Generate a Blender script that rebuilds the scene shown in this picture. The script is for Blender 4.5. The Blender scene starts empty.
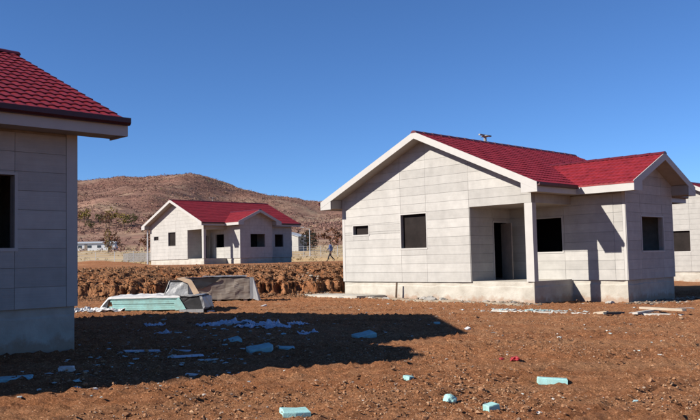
import bpy, math, random
import numpy as np
from mathutils import Vector, Matrix

S = bpy.context.scene
R = math.radians
random.seed(7)
rng = np.random.default_rng(11)

# ------------------------------------------------------------------ camera
EYE = 1.54
cam_d = bpy.data.cameras.new('camera')
cam = bpy.data.objects.new('camera', cam_d)
S.collection.objects.link(cam)
cam_d.sensor_width = 36.0
cam_d.lens = 36.0 * 792.2 / 700.0
cam_d.clip_start = 0.05
cam_d.clip_end = 6000.0
cam.matrix_world = Matrix.Translation((0, 0, EYE)) @ Matrix.Rotation(math.pi/2 + 0.0616, 4, 'X') @ Matrix.Rotation(-0.0226, 4, 'Z')
S.camera = cam
S.render.resolution_x = 1024
S.render.resolution_y = 614

# ------------------------------------------------------------------ sky and sun
YAW = 0.79
VD = Vector((math.sin(YAW), math.cos(YAW), 0))
UD = Vector((math.cos(YAW), -math.sin(YAW), 0))
light_dir = VD + 0.395*UD + Vector((0, 0, -0.65))       # the way sunlight travels
to_sun = -light_dir.normalized()
SUN_EL = math.asin(to_sun.z)
SUN_AZ = math.atan2(to_sun.x, to_sun.y)                 # clockwise from +Y
world = bpy.data.worlds.new('World')
S.world = world
world.use_nodes = True
wn = world.node_tree
wn.nodes.clear()
sky = wn.nodes.new('ShaderNodeTexSky')
sky.sky_type = 'NISHITA'
sky.sun_disc = False
sky.sun_elevation = SUN_EL
sky.sun_rotation = SUN_AZ
sky.altitude = 0
sky.air_density = 0.7
sky.dust_density = 0.0
sky.ozone_density = 10.0
bg = wn.nodes.new('ShaderNodeBackground')
bg.inputs['Strength'].default_value = 0.075
wo = wn.nodes.new('ShaderNodeOutputWorld')
wn.links.new(sky.outputs[0], bg.inputs[0])
wn.links.new(bg.outputs[0], wo.inputs[0])

sun_d = bpy.data.lights.new('sun', 'SUN')
sun_d.energy = 5.0
sun_d.angle = R(0.53)
sun_d.color = (1.0, 0.93, 0.84)
sun = bpy.data.objects.new('sun', sun_d)
S.collection.objects.link(sun)
sun.rotation_euler = (-to_sun).to_track_quat('-Z', 'Y').to_euler()
sun.location = (-20, -10, 30)

S.view_settings.view_transform = 'Standard'
S.view_settings.look = 'None'
S.view_settings.exposure = 0.92
S.view_settings.gamma = 1.0
S.view_settings.use_curve_mapping = False

# ------------------------------------------------------------------ helpers
def tag(o, label=None, cat=None, group=None, kind=None):
    if label: o['label'] = label
    if cat: o['category'] = cat
    if group: o['group'] = group
    if kind: o['kind'] = kind
    return o

def link(name, me, parent=None):
    o = bpy.data.objects.new(name, me)
    S.collection.objects.link(o)
    if parent is not None:
        o.parent = parent
    return o

def empty(name, loc, rz=0.0):
    o = bpy.data.objects.new(name, None)
    o.empty_display_size = 0.3
    S.collection.objects.link(o)
    o.location = loc
    o.rotation_euler = (0, 0, rz)
    return o

class MB:
    """collects faces for one mesh object"""
    def __init__(self):
        self.v = []; self.f = []
    def add(self, vs, fs):
        n = len(self.v)
        self.v += [tuple(p) for p in vs]
        self.f += [tuple(i+n for i in q) for q in fs]
        return self
    def box(self, x0, x1, y0, y1, z0, z1, M=None):
        vs = [Vector((x, y, z)) for z in (z0, z1) for y in (y0, y1) for x in (x0, x1)]
        if M is not None: vs = [M @ p for p in vs]
        return self.add(vs, [(0,2,3,1),(4,5,7,6),(0,1,5,4),(2,6,7,3),(0,4,6,2),(1,3,7,5)])
    def prism(self, poly, off):
        """poly: list of Vectors (planar), extruded by vector off"""
        n = len(poly)
        vs = list(poly) + [p+off for p in poly]
        fs = [tuple(range(n))[::-1], tuple(range(n, 2*n))]
        fs += [(i, (i+1) % n, n+(i+1) % n, n+i) for i in range(n)]
        return self.add(vs, fs)
    def tube(self, p0, p1, r0, r1=None, n=8):
        r1 = r0 if r1 is None else r1
        p0, p1 = Vector(p0), Vector(p1)
        a = (p1-p0).normalized()
        b = a.orthogonal().normalized(); c = a.cross(b)
        vs = []
        for p, r in ((p0, r0), (p1, r1)):
            vs += [p + r*(math.cos(2*math.pi*i/n)*b + math.sin(2*math.pi*i/n)*c) for i in range(n)]
        fs = [(i, (i+1) % n, n+(i+1) % n, n+i) for i in range(n)] + [tuple(range(n))[::-1], tuple(range(n, 2*n))]
        return self.add(vs, fs)
    def mesh(self, name, m, smooth=False):
        me = bpy.data.meshes.new(name)
        me.from_pydata(self.v, [], self.f)
        import bmesh
        b = bmesh.new(); b.from_mesh(me)
        bmesh.ops.recalc_face_normals(b, faces=b.faces)
        b.to_mesh(me); b.free()
        me.materials.append(m)
        me.polygons.foreach_set('use_smooth', [bool(smooth)]*len(me.polygons))
        me.update()
        return me
    def build(self, name, m, parent=None, smooth=False):
        return link(name, self.mesh(name, m, smooth), parent)

def np_mesh(name, V, F, m, smooth=False, attr=None):
    """V (n,3), F (k,3 or 4) numpy -> mesh"""
    me = bpy.data.meshes.new(name)
    V = np.asarray(V, np.float32); F = np.asarray(F, np.int32)
    k, w = F.shape
    me.vertices.add(len(V)); me.vertices.foreach_set('co', V.ravel())
    me.loops.add(k*w); me.loops.foreach_set('vertex_index', F.ravel())
    me.polygons.add(k); me.polygons.foreach_set('loop_start', np.arange(k, dtype=np.int32)*w)
    me.polygons.foreach_set('use_smooth', np.full(k, bool(smooth)))
    if attr is not None:
        a = me.attributes.new('tone', 'FLOAT', 'POINT')
        a.data.foreach_set('value', np.asarray(attr, np.float32))
    me.update(calc_edges=True)
    me.materials.append(m)
    return me

# gradient noise in numpy (world-space relief)
def _hash(ix, iy, s):
    h = (ix.astype(np.int64)*374761393 + iy.astype(np.int64)*668265263 + s*974711) & 0xffffffff
    h = ((h ^ (h >> 13))*1274126177) & 0xffffffff
    return (h ^ (h >> 16)) & 0xffff
def noise(x, y, s=0):
    x = np.asarray(x, float); y = np.asarray(y, float)
    ix, iy = np.floor(x), np.floor(y)
    fx, fy = x-ix, y-iy
    def g(dx, dy):
        a = _hash(ix+dx, iy+dy, s)*(2*np.pi/65536)
        return np.cos(a)*(fx-dx) + np.sin(a)*(fy-dy)
    u = fx*fx*fx*(fx*(fx*6-15)+10); v = fy*fy*fy*(fy*(fy*6-15)+10)
    return ((g(0,0)*(1-u)+g(1,0)*u)*(1-v) + (g(0,1)*(1-u)+g(1,1)*u)*v)*1.4
def fbm(x, y, s=0, o=4, lac=2.0, gain=.5):
    t = 0; a = 1
    for i in range(o):
        t = t + a*noise(x, y, s+i*17); x = x*lac; y = y*lac; a *= gain
    return t

# ------------------------------------------------------------------ materials
def nodes_of(m):
    m.use_nodes = True
    nt = m.node_tree
    return nt, nt.nodes['Principled BSDF']
def mat(name, col, rough=.8, var=.12, scale=6.0, bump=0.0, bscale=40.0, rnd=0.0, col2=None, spec=.3, metal=0.0, stretch=None):
    """procedural: noise-mottled colour, optional per-object tone, fine bump"""
    m = bpy.data.materials.new(name)
    nt, b = nodes_of(m)
    N = nt.nodes; L = nt.links
    tc = N.new('ShaderNodeTexCoord')
    src = tc.outputs['Object']
    if stretch:
        mp = N.new('ShaderNodeMapping'); mp.inputs['Scale'].default_value = stretch
        L.new(src, mp.inputs[0]); src = mp.outputs[0]
    nz = N.new('ShaderNodeTexNoise'); nz.inputs['Scale'].default_value = scale; nz.inputs['Detail'].default_value = 6
    nz.inputs['Roughness'].default_value = .62
    L.new(src, nz.inputs['Vector'])
    rp = N.new('ShaderNodeValToRGB')
    c2 = col2 or tuple(c*(1-var*2) for c in col)
    c1 = tuple(min(1, c*(1+var)) for c in col)
    rp.color_ramp.elements[0].position = .32; rp.color_ramp.elements[1].position = .68
    rp.color_ramp.elements[0].color = (*c2, 1); rp.color_ramp.elements[1].color = (*c1, 1)
    L.new(nz.outputs[0], rp.inputs[0])
    out = rp.outputs[0]
    if rnd:
        oi = N.new('ShaderNodeObjectInfo')
        mr = N.new('ShaderNodeMapRange'); mr.inputs['To Min'].default_value = 1-rnd; mr.inputs['To Max'].default_value = 1+rnd*.5
        L.new(oi.outputs['Random'], mr.inputs[0])
        mx = N.new('ShaderNodeMix'); mx.data_type = 'RGBA'; mx.blend_type = 'MULTIPLY'; mx.inputs[0].default_value = 1
        L.new(out, mx.inputs[6]); L.new(mr.outputs[0], mx.inputs[7]); out = mx.outputs[2]
    L.new(out, b.inputs['Base Color'])
    b.inputs['Roughness'].default_value = rough
    b.inputs['Specular IOR Level'].default_value = spec
    b.inputs['Metallic'].default_value = metal
    if bump:
        n2 = N.new('ShaderNodeTexNoise'); n2.inputs['Scale'].default_value = bscale; n2.inputs['Detail'].default_value = 5
        L.new(src, n2.inputs['Vector'])
        bp = N.new('ShaderNodeBump'); bp.inputs['Strength'].default_value = .6; bp.inputs['Distance'].default_value = bump
        L.new(n2.outputs[0], bp.inputs['Height']); L.new(bp.outputs[0], b.inputs['Normal'])
    return m

def tone_mat(name, stops, rough=.95):
    """colour picked by the per-piece 'tone' attribute"""
    m = bpy.data.materials.new(name)
    nt, b = nodes_of(m); N = nt.nodes; L = nt.links
    at = N.new('ShaderNodeAttribute'); at.attribute_name = 'tone'
    rp = N.new('ShaderNodeValToRGB')
    while len(rp.color_ramp.elements) < len(stops): rp.color_ramp.elements.new(.5)
    for e, (p, c) in zip(rp.color_ramp.elements, stops):
        e.position = p; e.color = (*c, 1)
    L.new(at.outputs['Fac'], rp.inputs[0]); L.new(rp.outputs[0], b.inputs['Base Color'])
    b.inputs['Roughness'].default_value = rough
    b.inputs['Specular IOR Level'].default_value = .15
    return m

M = {}
def panel_material():
    m = mat('fibre_cement_panel', (.345,.334,.310), .78, .05, 3.0, .0, 60, rnd=.12)
    nt, b = nodes_of(m); N = nt.nodes; L = nt.links
    src = b.inputs['Base Color'].links[0].from_socket
    tc = N.new('ShaderNodeTexCoord')
    def nz(scale, sc, det=5):
        mp = N.new('ShaderNodeMapping'); mp.inputs['Scale'].default_value = scale; L.new(tc.outputs['Object'], mp.inputs[0])
        n = N.new('ShaderNodeTexNoise'); n.inputs['Scale'].default_value = sc; n.inputs['Detail'].default_value = det; n.inputs['Roughness'].default_value = .65
        L.new(mp.outputs[0], n.inputs['Vector']); return n.outputs[0]
    def mul(a_, fac, lo, hi, f0, f1):
        mr = N.new('ShaderNodeMapRange'); mr.inputs['From Min'].default_value = f0; mr.inputs['From Max'].default_value = f1
        mr.inputs['To Min'].default_value = lo; mr.inputs['To Max'].default_value = hi; L.new(fac, mr.inputs[0])
        x = N.new('ShaderNodeMix'); x.data_type = 'RGBA'; x.blend_type = 'MULTIPLY'; x.inputs[0].default_value = 1
        L.new(a_, x.inputs[6]); L.new(mr.outputs[0], x.inputs[7]); return x.outputs[2]
    grain = nz((.5,.5,34), 1.6)
    c = mul(src, grain, .93, 1.05, .3, .7)                      # pressed wood-grain streaks
    c = mul(c, nz((1,1,.35), 1.1, 6), .91, 1.03, .34, .60)      # handling and rain marks
    L.new(c, b.inputs['Base Color'])
    bp = N.new('ShaderNodeBump'); bp.inputs['Distance'].default_value = .004; bp.inputs['Strength'].default_value = .5
    L.new(grain, bp.inputs['Height']); L.new(bp.outputs[0], b.inputs['Normal'])
    return m
M['panel'] = panel_material()
M['trim'] = mat('painted_trim_board', (.355,.343,.322), .6, .03, 3.0, .0006, 80, rnd=.03)
M['core'] = mat('wall_core', (.25,.24,.225), .95, .1, 4.0, .004, 30)
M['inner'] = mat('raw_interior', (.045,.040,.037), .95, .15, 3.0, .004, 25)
M['dark_sheet'] = mat('window_shade_sheet', (.016,.012,.011), .7, .2, 2.0, spec=.1)  # near-black of the added sheet, standing in for room shade
M['concrete'] = mat('rough_concrete', (.36,.34,.295), .92, .10, 1.6, .012, 22, col2=(.27,.25,.21))
def plinth_material():
    m = mat('plinth_concrete', (.37,.35,.305), .92, .08, 1.6, .012, 22, col2=(.285,.262,.22))
    nt, b = nodes_of(m); N = nt.nodes; L = nt.links
    src = b.inputs['Base Color'].links[0].from_socket
    tc = N.new('ShaderNodeTexCoord'); sp = N.new('ShaderNodeSeparateXYZ'); L.new(tc.outputs['Object'], sp.inputs[0])
    n = N.new('ShaderNodeTexNoise'); n.inputs['Scale'].default_value = 3.5; n.inputs['Detail'].default_value = 8; n.inputs['Roughness'].default_value = .7
    L.new(tc.outputs['Object'], n.inputs['Vector'])
    ma = N.new('ShaderNodeMath'); ma.operation = 'MULTIPLY_ADD'; L.new(n.outputs[0], ma.inputs[0]); ma.inputs[1].default_value = -.9; L.new(sp.outputs['Z'], ma.inputs[2])
    mr = N.new('ShaderNodeMapRange'); mr.inputs['From Min'].default_value = -.36; mr.inputs['From Max'].default_value = -.20; mr.inputs['To Min'].default_value = .62; mr.inputs['To Max'].default_value = 0
    L.new(ma.outputs[0], mr.inputs[0])
    x = N.new('ShaderNodeMix'); x.data_type = 'RGBA'; L.new(mr.outputs[0], x.inputs[0]); L.new(src, x.inputs[6]); x.inputs[7].default_value = (.24,.14,.085,1)
    L.new(x.outputs[2], b.inputs['Base Color'])
    return m
M['plinth'] = plinth_material()
M['soffit'] = mat('soffit_board', (.28,.262,.24), .7, .05, 3.0, .001, 60)
M['roof'] = mat('red_tile_coating', (.195,.016,.020), .50, .18, 3.2, .001, 250, rnd=.12, spec=.26)
M['ridge'] = mat('dark_red_ridge_metal', (.085,.008,.013), .4, .1, 8.0, spec=.4)
M['gutter'] = mat('dark_red_gutter', (.045,.007,.010), .45, .1, 8.0, spec=.4)
M['foam'] = mat('turquoise_foam', (.265,.50,.49), .8, .06, 7.0, .006, 60, col2=(.235,.37,.34))
M['foam_shade'] = mat('shade_darkened_foam', (.24,.44,.47), .85, .08, 6.0, .006, 60, col2=(.19,.29,.29))  # darker, bluer foam copy carrying the shade of pieces in the long shadow
M['white'] = mat('white_film', (.44,.44,.435), .45, .05, 6.0, .003, 30, spec=.5)
M['film_shade'] = mat('shade_blue_film', (.36,.42,.52), .4, .12, 6.0, .003, 30, spec=.5)  # white film with the shadow's blue cast put into its colour
M['grey'] = mat('grey_sheeting', (.215,.180,.145), .55, .12, 3.0, .004, 12, spec=.4)
M['lgrey'] = mat('light_grey_film', (.26,.265,.27), .4, .15, 4.0, .004, 14, spec=.5, stretch=(9,9,1))
M['black'] = mat('black_sheeting', (.022,.022,.024), .45, .2, 4.0, .004, 18, spec=.5)
M['card'] = mat('cardboard', (.40,.29,.20), .85, .08, 5.0, .002, 60)
M['wood'] = mat('pale_lumber', (.40,.33,.25), .8, .10, 4.0, .002, 50, rnd=.15, stretch=(1,8,8))
M['whitewood'] = mat('whitewashed_lumber', (.42,.395,.355), .8, .10, 5.0, .002, 50, rnd=.12)
M['red'] = mat('red_scrap', (.26,.022,.028), .6, .12, 9.0)
M['steel'] = mat('galvanised_steel', (.42,.43,.44), .5, .1, 8.0, metal=.4)
M['rock'] = mat('grey_rubble', (.30,.285,.26), .95, .2, 9.0, .01, 20, rnd=.3)
M['bark'] = mat('bark', (.12,.085,.06), .95, .2, 12.0, .01, 20)
M['tin'] = mat('pale_container_wall', (.55,.57,.58), .6, .08, 2.0)
M['tinroof'] = mat('grey_sheet_roof', (.33,.35,.37), .5, .1, 2.0)
M['glass'] = mat('dark_pane', (.03,.035,.04), .15, .1, 2.0, spec=.6)

def soil_material():
    m = bpy.data.materials.new('red_brown_soil')
    nt, b = nodes_of(m); N = nt.nodes; L = nt.links
    tc = N.new('ShaderNodeTexCoord'); P = tc.outputs['Object']
    def nz(sc, det=6, rgh=.6):
        n = N.new('ShaderNodeTexNoise'); n.inputs['Scale'].default_value = sc; n.inputs['Detail'].default_value = det
        n.inputs['Roughness'].default_value = rgh; L.new(P, n.inputs['Vector']); return n.outputs[0]
    def ramp(i, *st):
        r = N.new('ShaderNodeValToRGB')
        while len(r.color_ramp.elements) < len(st): r.color_ramp.elements.new(.5)
        for e, (p, c) in zip(r.color_ramp.elements, st): e.position = p; e.color = (*c, 1)
        L.new(i, r.inputs[0]); return r.outputs[0]
    def mix(f, a, c, bt='MIX'):
        x = N.new('ShaderNodeMix'); x.data_type = 'RGBA'; x.blend_type = bt
        if isinstance(f, float): x.inputs[0].default_value = f
        else: L.new(f, x.inputs[0])
        for s, i in ((a, 6), (c, 7)):
            if isinstance(s, tuple): x.inputs[i].default_value = (*s, 1)
            else: L.new(s, x.inputs[i])
        return x.outputs[2]
    big = ramp(nz(.22, 5), (.35, (0.239,0.095,0.039)), (.65, (0.322,0.139,0.062)))
    fine = ramp(nz(5.5, 8, .7), (.3, (0.145,0.057,0.026)), (.5, (0.273,0.116,0.052)), (.72, (0.397,0.195,0.099)))
    c = mix(.55, big, fine)
    speck = ramp(nz(46, 3, .5), (.66, (0,0,0)), (.72, (1,1,1)))
    c = mix(speck, c, (0.467,0.309,0.208))
    mp = N.new('ShaderNodeMapping'); mp.inputs['Rotation'].default_value = (0, 0, -.80); mp.inputs['Scale'].default_value = (.16, 1.25, 1)
    L.new(P, mp.inputs[0])
    st_ = N.new('ShaderNodeTexNoise'); st_.inputs['Scale'].default_value = 1.1; st_.inputs['Detail'].default_value = 6; st_.inputs['Roughness'].default_value = .6
    L.new(mp.outputs[0], st_.inputs['Vector'])
    c = mix(ramp(st_.outputs[0], (.44, (0,0,0)), (.66, (.5,.5,.5))), c, (.32,.182,.098))
    c = mix(ramp(st_.outputs[0], (.30, (.5,.5,.5)), (.42, (0,0,0))), c, (.155,.075,.040))
    dusty = ramp(nz(.9, 6, .65), (.55, (0,0,0)), (.72, (.45,.45,.45)))
    c = mix(dusty, c, (0.421,0.242,0.131))
    vo = N.new('ShaderNodeTexVoronoi'); vo.inputs['Scale'].default_value = 62; L.new(P, vo.inputs['Vector'])
    hs = N.new('ShaderNodeSeparateColor'); L.new(vo.outputs['Color'], hs.inputs[0])
    c = mix(1.0, c, ramp(hs.outputs[0], (.0, (.62,.60,.58)), (.5, (.98,.98,.98)), (.90, (1.12,1.12,1.12)), (.97, (1.75,1.85,1.95))), 'MULTIPLY')
    # beyond the building plots the dug soil gives way to dry grass
    sp = N.new('ShaderNodeSeparateXYZ'); L.new(P, sp.inputs[0])
    ad = N.new('ShaderNodeMath'); ad.operation = 'MULTIPLY_ADD'
    L.new(nz(.06, 4), ad.inputs[0]); ad.inputs[1].default_value = 34.0; L.new(sp.outputs['Y'], ad.inputs[2])
    far = N.new('ShaderNodeMapRange'); far.inputs['From Min'].default_value = 101; far.inputs['From Max'].default_value = 108
    L.new(ad.outputs[0], far.inputs[0])
    grass = ramp(nz(.5, 6, .7), (.3, (0.279,0.175,0.084)), (.55, (0.492,0.339,0.174)), (.75, (0.583,0.424,0.235)))
    c = mix(far.outputs[0], c, grass)
    L.new(c, b.inputs['Base Color'])
    b.inputs['Roughness'].default_value = 1.0; b.inputs['Specular IOR Level'].default_value = .08
    bp = N.new('ShaderNodeBump'); bp.inputs['Distance'].default_value = .045; bp.inputs['Strength'].default_value = 1.0
    L.new(nz(34, 9, .75), bp.inputs['Height']); L.new(bp.outputs[0], b.inputs['Normal'])
    return m
M['soil'] = soil_material()

def hill_material():
    m = bpy.data.materials.new('dry_hillside')
    nt, b = nodes_of(m); N = nt.nodes; L = nt.links
    tc = N.new('ShaderNodeTexCoord')
    def nz(sc, det=6, rgh=.6, st=None):
        n = N.new('ShaderNodeTexNoise'); n.inputs['Scale'].default_value = sc; n.inputs['Detail'].default_value = det
        n.inputs['Roughness'].default_value = rgh
        L.new(tc.outputs['Object'], n.inputs['Vector']); return n.outputs[0]
    def ramp(i, *st):
        r = N.new('ShaderNodeValToRGB')
        while len(r.color_ramp.elements) < len(st): r.color_ramp.elements.new(.5)
        for e, (p, c) in zip(r.color_ramp.elements, st): e.position = p; e.color = (*c, 1)
        L.new(i, r.inputs[0]); return r.outputs[0]
    a = ramp(nz(.018, 7, .68), (.34, (.185,.100,.078)), (.52, (.245,.150,.115)), (.68, (.35,.26,.185)))
    c = ramp(nz(.16, 6, .7), (.3, (.45,.45,.45)), (.7, (1.15,1.1,1.05)))
    x = N.new('ShaderNodeMix'); x.data_type = 'RGBA'; x.blend_type = 'MULTIPLY'; x.inputs[0].default_value = 1
    L.new(a, x.inputs[6]); L.new(c, x.inputs[7])
    # lower fields: pale dry grass
    sp = N.new('ShaderNodeSeparateXYZ'); L.new(tc.outputs['Object'], sp.inputs[0])
    md = N.new('ShaderNodeMath'); md.operation = 'MULTIPLY_ADD'
    L.new(nz(.02, 5, .6), md.inputs[0]); md.inputs[1].default_value = 190.0; L.new(sp.outputs['Y'], md.inputs[2])
    mr = N.new('ShaderNodeMapRange'); mr.inputs['From Min'].default_value = 310; mr.inputs['From Max'].default_value = 365
    L.new(md.outputs[0], mr.inputs[0])
    g = ramp(nz(.12, 6, .7), (.3, (0.265,0.177,0.105)), (.55, (0.389,0.300,0.180)), (.75, (0.442,0.362,0.238)))
    y = N.new('ShaderNodeMix'); y.data_type = 'RGBA'
    L.new(mr.outputs[0], y.inputs[0]); L.new(g, y.inputs[6]); L.new(x.outputs[2], y.inputs[7])
    L.new(y.outputs[2], b.inputs['Base Color'])
    b.inputs['Roughness'].default_value = 1.0; b.inputs['Specular IOR Level'].default_value = .05
    return m
M['hill'] = hill_material()

# ------------------------------------------------------------------ terrain
BX = np.array([-400, -40, -9.7, -0.5, 1.5, 5, 20, 40, 400.])
BY = np.array([ 10,  26,  30.6, 33.3, 34.6, 41, 75, 104, 300.])
FY = np.array([0, 95, 120, 150, 230, 300, 400, 550, 700, 800, 900, 1100, 1600, 4000.])
FZ = np.array([0, 0,  .7, 1.9, 4.3, 8.9, 19.8, 42., 70.5, 90., 92., 60, 30, 20.])
CX = np.array([-2000, -800, -400, -282, -248, -228, -207, -178, -157, -145, -135, -124, -104, -75, -50, -29, 50, 200, 400, 2000.])
CZ = np.array([40, 62, 80, 85.4, 81.6, 83.7, 83.6, 87.5, 89.6, 87.8, 83.4, 78.0, 70.5, 65, 61, 54.8, 50, 36, 30, 25.])/90
def smooth(t): t = np.clip(t, 0, 1); return t*t*(3-2*t)
def macro(x, y):
    x = np.asarray(x, float); y = np.asarray(y, float)
    g = -.016*np.clip(x, -45, 45)
    yb = np.interp(x, BX, BY)
    slope = (np.interp(x+.5, BX, BY)-np.interp(x-.5, BX, BY))
    d = (y-yb)/np.sqrt(1+slope**2)
    wob = fbm(x*.33, y*.2, 5, 3)*.45 + fbm(x*2.3, y*1.1, 9, 5, 2.1, .62)*.22
    d = d + wob*smooth((y-20)/8)
    prof = np.interp(d, [-1.2, -.35, 0, .10, .30, .55, 1.4, 2.6, 5], [0, .06, .12, .40, .47, .58, .80, .97, 1.0])
    t = 1.36 + .02*np.sin(x*.2)
    z = g + (t-g)*prof
    # far land
    s = np.interp(x, CX, CZ)
    w = smooth((y-200)/350)
    fz = np.interp(y, FY, FZ)
    z = z + fz*((1-w)+w*s) + w*(fbm(x/95., y/120., 31, 5)*5.0+np.abs(fbm(x/38., y/60., 37, 3))*2.6*smooth((900-y)/200))
    # low ridge added along the terrace, standing in for an off-frame house's shadow
    heap = np.exp(-((y-(72+.1*x))/2.2)**2)*smooth((-17-x)/5)*(.55+.35*noise(x*.35, y*.2, 77))
    return z+heap
def micro(x, y):
    x = np.asarray(x, float); y = np.asarray(y, float)
    n = fbm(x*.35, y*.35, 3, 3)*.035 + fbm(x*1.6, y*1.6, 41, 3)*.019 + np.abs(fbm(x*4.5, y*4.5, 51, 4, 2.1, .6))*.050
    n = n + np.maximum(0, fbm(x*9., y*9., 63, 2)-.10)*.075
    # wheel ruts running across the yard
    c, s = math.cos(.80), math.sin(.80)
    q = -x*s + y*c
    along = x*c+y*s
    for i, q0 in enumerate((3.32, 3.92, 5.6, 7.5, 8.3)):
        r = q-q0-.10*np.sin(along*.6+i)-.03*noise(along*1.7, along*0+i, 19)
        k = np.clip(.55+.9*noise(along*.8, along*0+i*7.1, 23), 0, 1)
        n = n - .115*k*np.exp(-(r/.06)**2) + .06*k*np.exp(-((r+.13)/.07)**2)
    fade = np.clip(1-(y-45)/30, .0, 1)
    return n*fade
def gz(x, y): return float(macro(x, y)+micro(x, y))

def grid_lines(segs):
    out = []
    for a, b, st in segs: out += list(np.arange(a, b-1e-6, st))
    out.append(segs[-1][1]); return np.array(out)
gx = grid_lines([(-1600,-400,200),(-400,-100,30),(-100,-40,6),(-40,-16,1.0),(-16,-12.5,.2),(-12.5,9,.07),(9,16,.14),(16,40,1.0),(40,100,6),(100,400,30),(400,1600,200)])
gy = grid_lines([(-200,-20,30),(-20,2,2.0),(2,6.5,.25),(6.5,14,.05),(14,30,.085),(30,36,.07),(36,46,.4),(46,110,1.0)])
X, Y = np.meshgrid(gx, gy)
Z = macro(X, Y)+micro(X, Y)
def bank_d(x, y):
    return y-np.interp(x, BX, BY)
# hollows eaten into the foot of the cut bank, under a lip of soil
hol = np.clip(.30+1.1*fbm(X*.9, X*.4, 123, 4, 2.2, .7), 0, 1.3)*np.exp(-((X+5)/9.)**4)
low = np.clip(1-(Z+.016*X-.30)/.42, 0, 1)*smooth((bank_d(X, Y)+1.0)/.7)*smooth((1.6-bank_d(X, Y))/.5)
face = smooth((bank_d(X, Y)+1.2)/.8)*smooth((3.2-bank_d(X, Y))/.8)*(X > -20)*(X < 6)
Y = Y+.42*hol*low*np.clip(.6+1.2*noise(X*2.2, Z*4, 171), 0, 1.3)+face*(.22*fbm(X*3.2, Z*5.5+Y*.8, 141, 4)+.06*fbm(X*11, Z*14, 151, 3))
Z = Z+face*.05*fbm(X*6, Y*6, 161, 3)
BANK_PTS = np.stack([X, Y, Z], -1)[(bank_d(X, Y) > -1.3) & (bank_d(X, Y) < 3.4) & (X > -13) & (X < 2.5)]
nx, ny = len(gx), len(gy)
I = np.arange(nx*ny).reshape(ny, nx)
Fq = np.stack([I[:-1,:-1], I[:-1,1:], I[1:,1:], I[1:,:-1]], -1).reshape(-1, 4)
me = np_mesh('ground', np.stack([X, Y, Z], -1).reshape(-1, 3), Fq, M['soil'], smooth=True)
tag(link('ground', me), kind='structure')
hx = grid_lines([(-2600,-800,100),(-800,-400,20),(-400,250,5),(250,800,20),(800,2600,100)])
hy = grid_lines([(107,250,4),(250,950,5),(950,1600,50),(1600,3800,200)])
X, Y = np.meshgrid(hx, hy)
Z = macro(X, Y)-.25*(Y < 112)
nx, ny = len(hx), len(hy)
I = np.arange(nx*ny).reshape(ny, nx)
Fq = np.stack([I[:-1,:-1], I[:-1,1:], I[1:,1:], I[1:,:-1]], -1).reshape(-1, 4)
tag(link('hillside', np_mesh('hillside', np.stack([X, Y, Z], -1).reshape(-1, 3), Fq, M['hill'], smooth=True)), kind='structure')

# ------------------------------------------------------------------ houses
W, L, UP, P, J, WW = 8.96, 10.2, 6.41, 2.47, 2.02, 3.66
RP, OV, OE, ZE, ROW = .445, .64, .62, 3.18, .32
FL = .76                       # plinth top above the ground
SOF = ZE-.26                   # level of the boxed eave soffit above the floor
TW, TS = .185, .33              # tile width and step

def clip(poly, a, b, c):
    """keep a*s+b*z<=c"""
    out = []
    for i in range(len(poly)):
        p, q = poly[i], poly[(i+1) % len(poly)]
        fp, fq = a*p[0]+b*p[1]-c, a*q[0]+b*q[1]-c
        if fp <= 0: out.append(p)
        if fp*fq < 0:
            t = fp/(fp-fq); out.append((p[0]+t*(q[0]-p[0]), p[1]+t*(q[1]-p[1])))
    return out
def area(poly):
    return abs(sum(p[0]*q[1]-q[0]*p[1] for p, q in zip(poly, poly[1:]+poly[:1])))/2

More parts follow.
